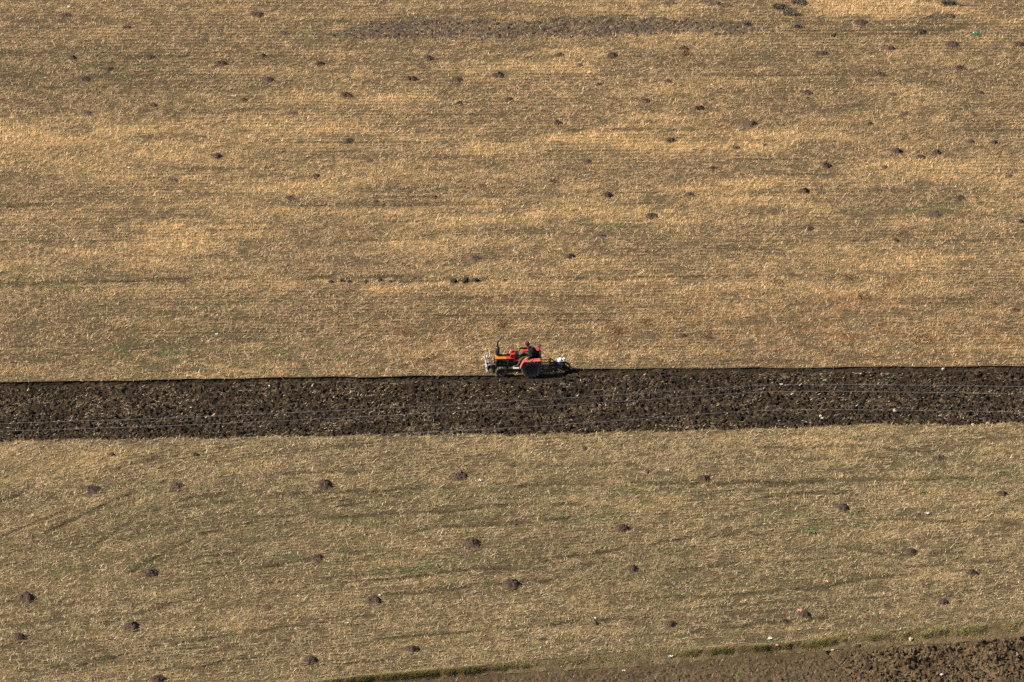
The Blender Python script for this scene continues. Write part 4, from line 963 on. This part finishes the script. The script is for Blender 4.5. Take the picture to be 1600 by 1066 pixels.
# ------------------------------------------------------------------ driver
M_SKIN = mat_noise('skin', (.30, .16, .10), (.36, .20, .13), 8, .6, .3)
M_JACKET = mat_noise('dark_jacket_cloth', (.005, .0045, .005), (.014, .012, .011), 7, .85, .15)
M_TROUS = mat_noise('brown_trouser_cloth', (.05, .037, .025), (.09, .068, .047), 7, .85, .15)
M_CAP = mat_noise('maroon_knit', (.055, .006, .02), (.10, .013, .035), 14, .9, .15)
M_SHOE = mat_noise('shoe_leather', (.015, .013, .012), (.04, .034, .03), 7, .6, .3)
M_SCARF = mat_noise('grey_blue_cloth', (.25, .28, .36), (.42, .45, .52), 7, .85, .15)
PE = empty('person', (tx, ty, -.055), (.06, 0, R(1.6)))
tag(PE, 'driver in dark jacket and maroon cap bent forward, one hand on the steering wheel', 'person')
J = {'pel': (.13, 0, .77, .135), 'bel': (.09, 0, .92, .14), 'che': (.01, 0, 1.08, .175), 'nkb': (-.07, 0, 1.22, .10), 'nk': (-.12, 0, 1.30, .058), 'hd0': (-.16, 0, 1.37, .075), 'hd1': (-.19, 0, 1.44, .098), 'hd2': (-.20, 0, 1.50, .07),
     'chin': (-.255, 0, 1.375, .04), 'nose': (-.305, 0, 1.425, .018)}
E = [('pel', 'bel'), ('bel', 'che'), ('che', 'nkb'), ('nkb', 'nk'), ('nk', 'hd0'), ('hd0', 'hd1'), ('hd1', 'hd2'), ('hd0', 'chin'), ('hd1', 'nose')]
def chain(pre, pts, start):
    last = start
    for i, p in enumerate(pts): J[f'{pre}{i}'] = p; E.append((last, f'{pre}{i}')); last = f'{pre}{i}'
    return last
chain('eln', [(-.20, -.093, 1.42, .018)], 'hd1'); chain('elf', [(-.20, .093, 1.42, .018)], 'hd1')
# near leg, far leg
kn = chain('ln', [(.10, -.10, .76, .10), (-.16, -.17, .84, .085), (-.40, -.21, .88, .066), (-.50, -.23, .70, .058), (-.60, -.26, .51, .044), (-.63, -.26, .475, .042)], 'pel'); chain('fn', [(-.72, -.27, .455, .036), (-.80, -.28, .447, .026)], kn)
kf = chain('lf', [(.10, .10, .76, .10), (-.16, .17, .84, .085), (-.40, .21, .88, .066), (-.50, .23, .70, .058), (-.60, .26, .51, .044), (-.63, .26, .475, .042)], 'pel'); chain('ff', [(-.72, .27, .455, .036), (-.80, .28, .447, .026)], kf)
hn = chain('an', [(-.03, -.18, 1.17, .082), (.02, -.27, 1.02, .056), (.03, -.30, .98, .050), (-.09, -.36, .96, .042), (-.15, -.40, .955, .032), (-.20, -.42, .955, .034)], 'nkb')
hf = chain('af', [(-.05, .18, 1.17, .082), (-.22, .26, 1.08, .058), (-.28, .27, 1.06, .050), (-.42, .24, 1.09, .040), (-.50, .20, 1.12, .031), (-.55, .19, 1.13, .034)], 'nkb')
for k, (dy, l) in enumerate(((-.033, .075), (-.011, .088), (.011, .082), (.033, .062))):
    chain(f'gn{k}', [(-.235, -.42 + dy, .955, .010), (-.235 - l * .55, -.42 + dy * 1.2, .945, .009), (-.235 - l, -.42 + dy * 1.3, .925, .008)], hn)
    chain(f'gf{k}', [(-.585, .19 + dy, 1.14, .010), (-.60, .19 + dy * 1.1, 1.14 - l * .5, .009), (-.57, .19 + dy * 1.1, 1.14 - l * .8, .008)], hf)
chain('tn', [(-.20, -.375, .95, .012), (-.235, -.355, .94, .010)], hn); chain('tf', [(-.545, .15, 1.12, .012), (-.575, .135, 1.10, .010)], hf)
names = list(J); ix = {n: i for i, n in enumerate(names)}
me = bpy.data.meshes.new('body'); me.from_pydata([J[n][:3] for n in names], [(ix[a], ix[b]) for a, b in E], [])
body = link('body', me, None, PE)
for q in (M_JACKET, M_TROUS, M_SKIN): me.materials.append(q)
sk = body.modifiers.new('skin', 'SKIN'); sk.use_smooth_shade = True
lay = me.skin_vertices[0].data if me.skin_vertices else None
if lay is None:
    bpy.context.view_layer.objects.active = body
    b = bmesh.new(); b.from_mesh(me); b.verts.layers.skin.verify(); b.to_mesh(me); b.free(); lay = me.skin_vertices[0].data
for n in names: lay[ix[n]].radius = (J[n][3], J[n][3])
lay[ix['pel']].use_root = True
sub = body.modifiers.new('sub', 'SUBSURF'); sub.levels = 1; sub.render_levels = 1
dg = bpy.context.evaluated_depsgraph_get(); dg.update()
me2 = bpy.data.meshes.new_from_object(body.evaluated_get(dg)); body.modifiers.clear(); body.data = me2; me2.name = 'body'
me2.materials.clear()
for q in (M_JACKET, M_TROUS, M_SKIN): me2.materials.append(q)
for p in me2.polygons:
    x, y, z = p.center; mi = 0
    if z < .80 or (x < -.03 and z < .99 and abs(y) < .32 and not (y < -.31)): mi = 1
    if z > 1.295 and x < -.07: mi = 2
    if (x < -.165 and y < -.33 and z > .88) or (x < -.515 and y > .1 and z > 1.0): mi = 2
    p.material_index = mi; p.use_smooth = True
for s_ in (-1, 1):
    MB().ball((-.70, s_ * .268, .452), (.13, .052, .048), 14, 8).build('shoe', M_SHOE, PE, smooth=True)
    MB().ball((-.275, s_ * .034, 1.445), (.012, .016, .011), 8, 6).build('eye', M_JACKET, PE, smooth=True)
m = MB().lathe([(.0, .105), (.05, .098), (.09, .06), (.108, .01), (.112, -.03), (.104, -.035), (.098, .0), (.0, .09)], (-.185, 0, 1.475), 'z', 20); m.build('cap', M_CAP, PE, smooth=True)
MB().tube([(-.02, -.07, 1.26), (.04, 0, 1.27), (-.02, .09, 1.27)], [.05, .07, .05], 10).build('jacket_hood', M_SCARF, PE, smooth=True)
MB().prism([(-.115, 1.06), (-.10, 1.20), (-.14, 1.24), (-.165, 1.20), (-.15, 1.06)], -.05, .05).build('scarf', M_SCARF, PE, .015)

b_ = bmesh.new(); bmesh.ops.create_icosphere(b_, subdivisions=3, radius=1); nz_ = Noise(77)
for v in b_.verts:
    p = v.co.copy(); k_ = .93 + .2 * float(nz_(np.array([p.x * 2.2 + p.z * 2 + 9]), np.array([p.y * 2.4 + 9]))[0])
    v.co = Vector((p.x * .20 + .07 - p.z * .095, p.y * .255 * (1 + .12 * p.z), p.z * .29 + 1.03)) + Vector((p.x * .165, p.y * .2, p.z * .2)) * (k_ - 1)
me = bpy.data.meshes.new('jacket'); b_.to_mesh(me); b_.free(); me.polygons.foreach_set('use_smooth', np.full(len(me.polygons), True)); link('jacket', me, M_JACKET, PE)

# rusty clumps of dead weeds standing in the stubble
M_RUSTW = mat_noise('dead_weed', (.12, .062, .026), (.27, .155, .07), 9, .85, .1)
def dead_weed(px, py, wd, ht, label):
    x, y = at(px, py + 3); k = float(mpp(np.array(x), np.array(y))); sx = wd * k / 2; h = ht * k
    o = empty('dead_weed_clump', (x, y, float(ground_height(np.array([x]), np.array([y]))[0]))); tag(o, label, 'weed', 'rusty dead weed clumps in the stubble')
    m, q = MB(), MB()
    for _ in range(int(wd * 5)):
        a = random.uniform(0, 6.3); r = sx * math.sqrt(random.random()); p = Vector((r * math.cos(a), r * math.sin(a) * 1.1, -.02))
        d = Vector((random.gauss(0, .7), random.gauss(0, .7), random.uniform(.4, 1.3))).normalized() * h * random.uniform(.5, 1.2); e = p + d
        w = Vector((random.gauss(0, 1), random.gauss(0, 1), 0)).normalized() * .012
        m._add([p - w, p + w, p + w + Vector((0, 0, .004)), e], [(0, 1, 3), (1, 2, 3), (2, 0, 3)])
        if random.random() < .5: q._add([e - w * 2, e + w * 2, e + Vector((0, 0, .05)), e + Vector((.02, .03, .02))], [(0, 1, 2), (0, 2, 3), (1, 3, 2), (0, 3, 1)])
    m.build('stalks', M_RUSTW, o)['kind'] = 'stuff'; q.build('seed_heads', M_RUSTW, o)['kind'] = 'stuff'
for px, py, wd, ht, lab in [(784, 507, 26, 9, 'rusty dead weed clump just behind the tractor exhaust'), (636, 519, 24, 5, 'low rusty weed clump in dull stubble left of the exhaust'), (676, 531, 14, 5, 'small rusty weed clump between the exhaust and the low one at left'),
                            (968, 515, 30, 6, 'wide rusty weed clump right of the driver'), (1008, 500, 20, 5, 'rusty weed clump up right of the wide one beyond the driver'), (1396, 443, 40, 7, 'widest rusty weed clump, in the golden strip at the right'), (1324, 432, 18, 6, 'rusty weed clump left of the widest one in the golden strip'),
                            (1212, 440, 26, 5, 'low orange weed clump in the golden strip, left of two others'), (1350, 462, 26, 5, 'rusty weed clump below the golden strip on the right'), (672, 560, 24, 5, 'rusty weed clump above the furrow, ahead of the tractor'),
                            (1104, 521, 26, 5, 'rusty weed clump right of a small dark molehill, above the furrow'), (1290, 545, 30, 5, 'low rusty weed clump close above the furrow on the right'), (1440, 530, 34, 5, 'broad low rusty weed clump in brown stubble at far right'), (1072, 82, 18, 5, 'brown weed clump just below the far ploughed patch, beside a molehill')]:
    dead_weed(px, py, wd, ht, lab)
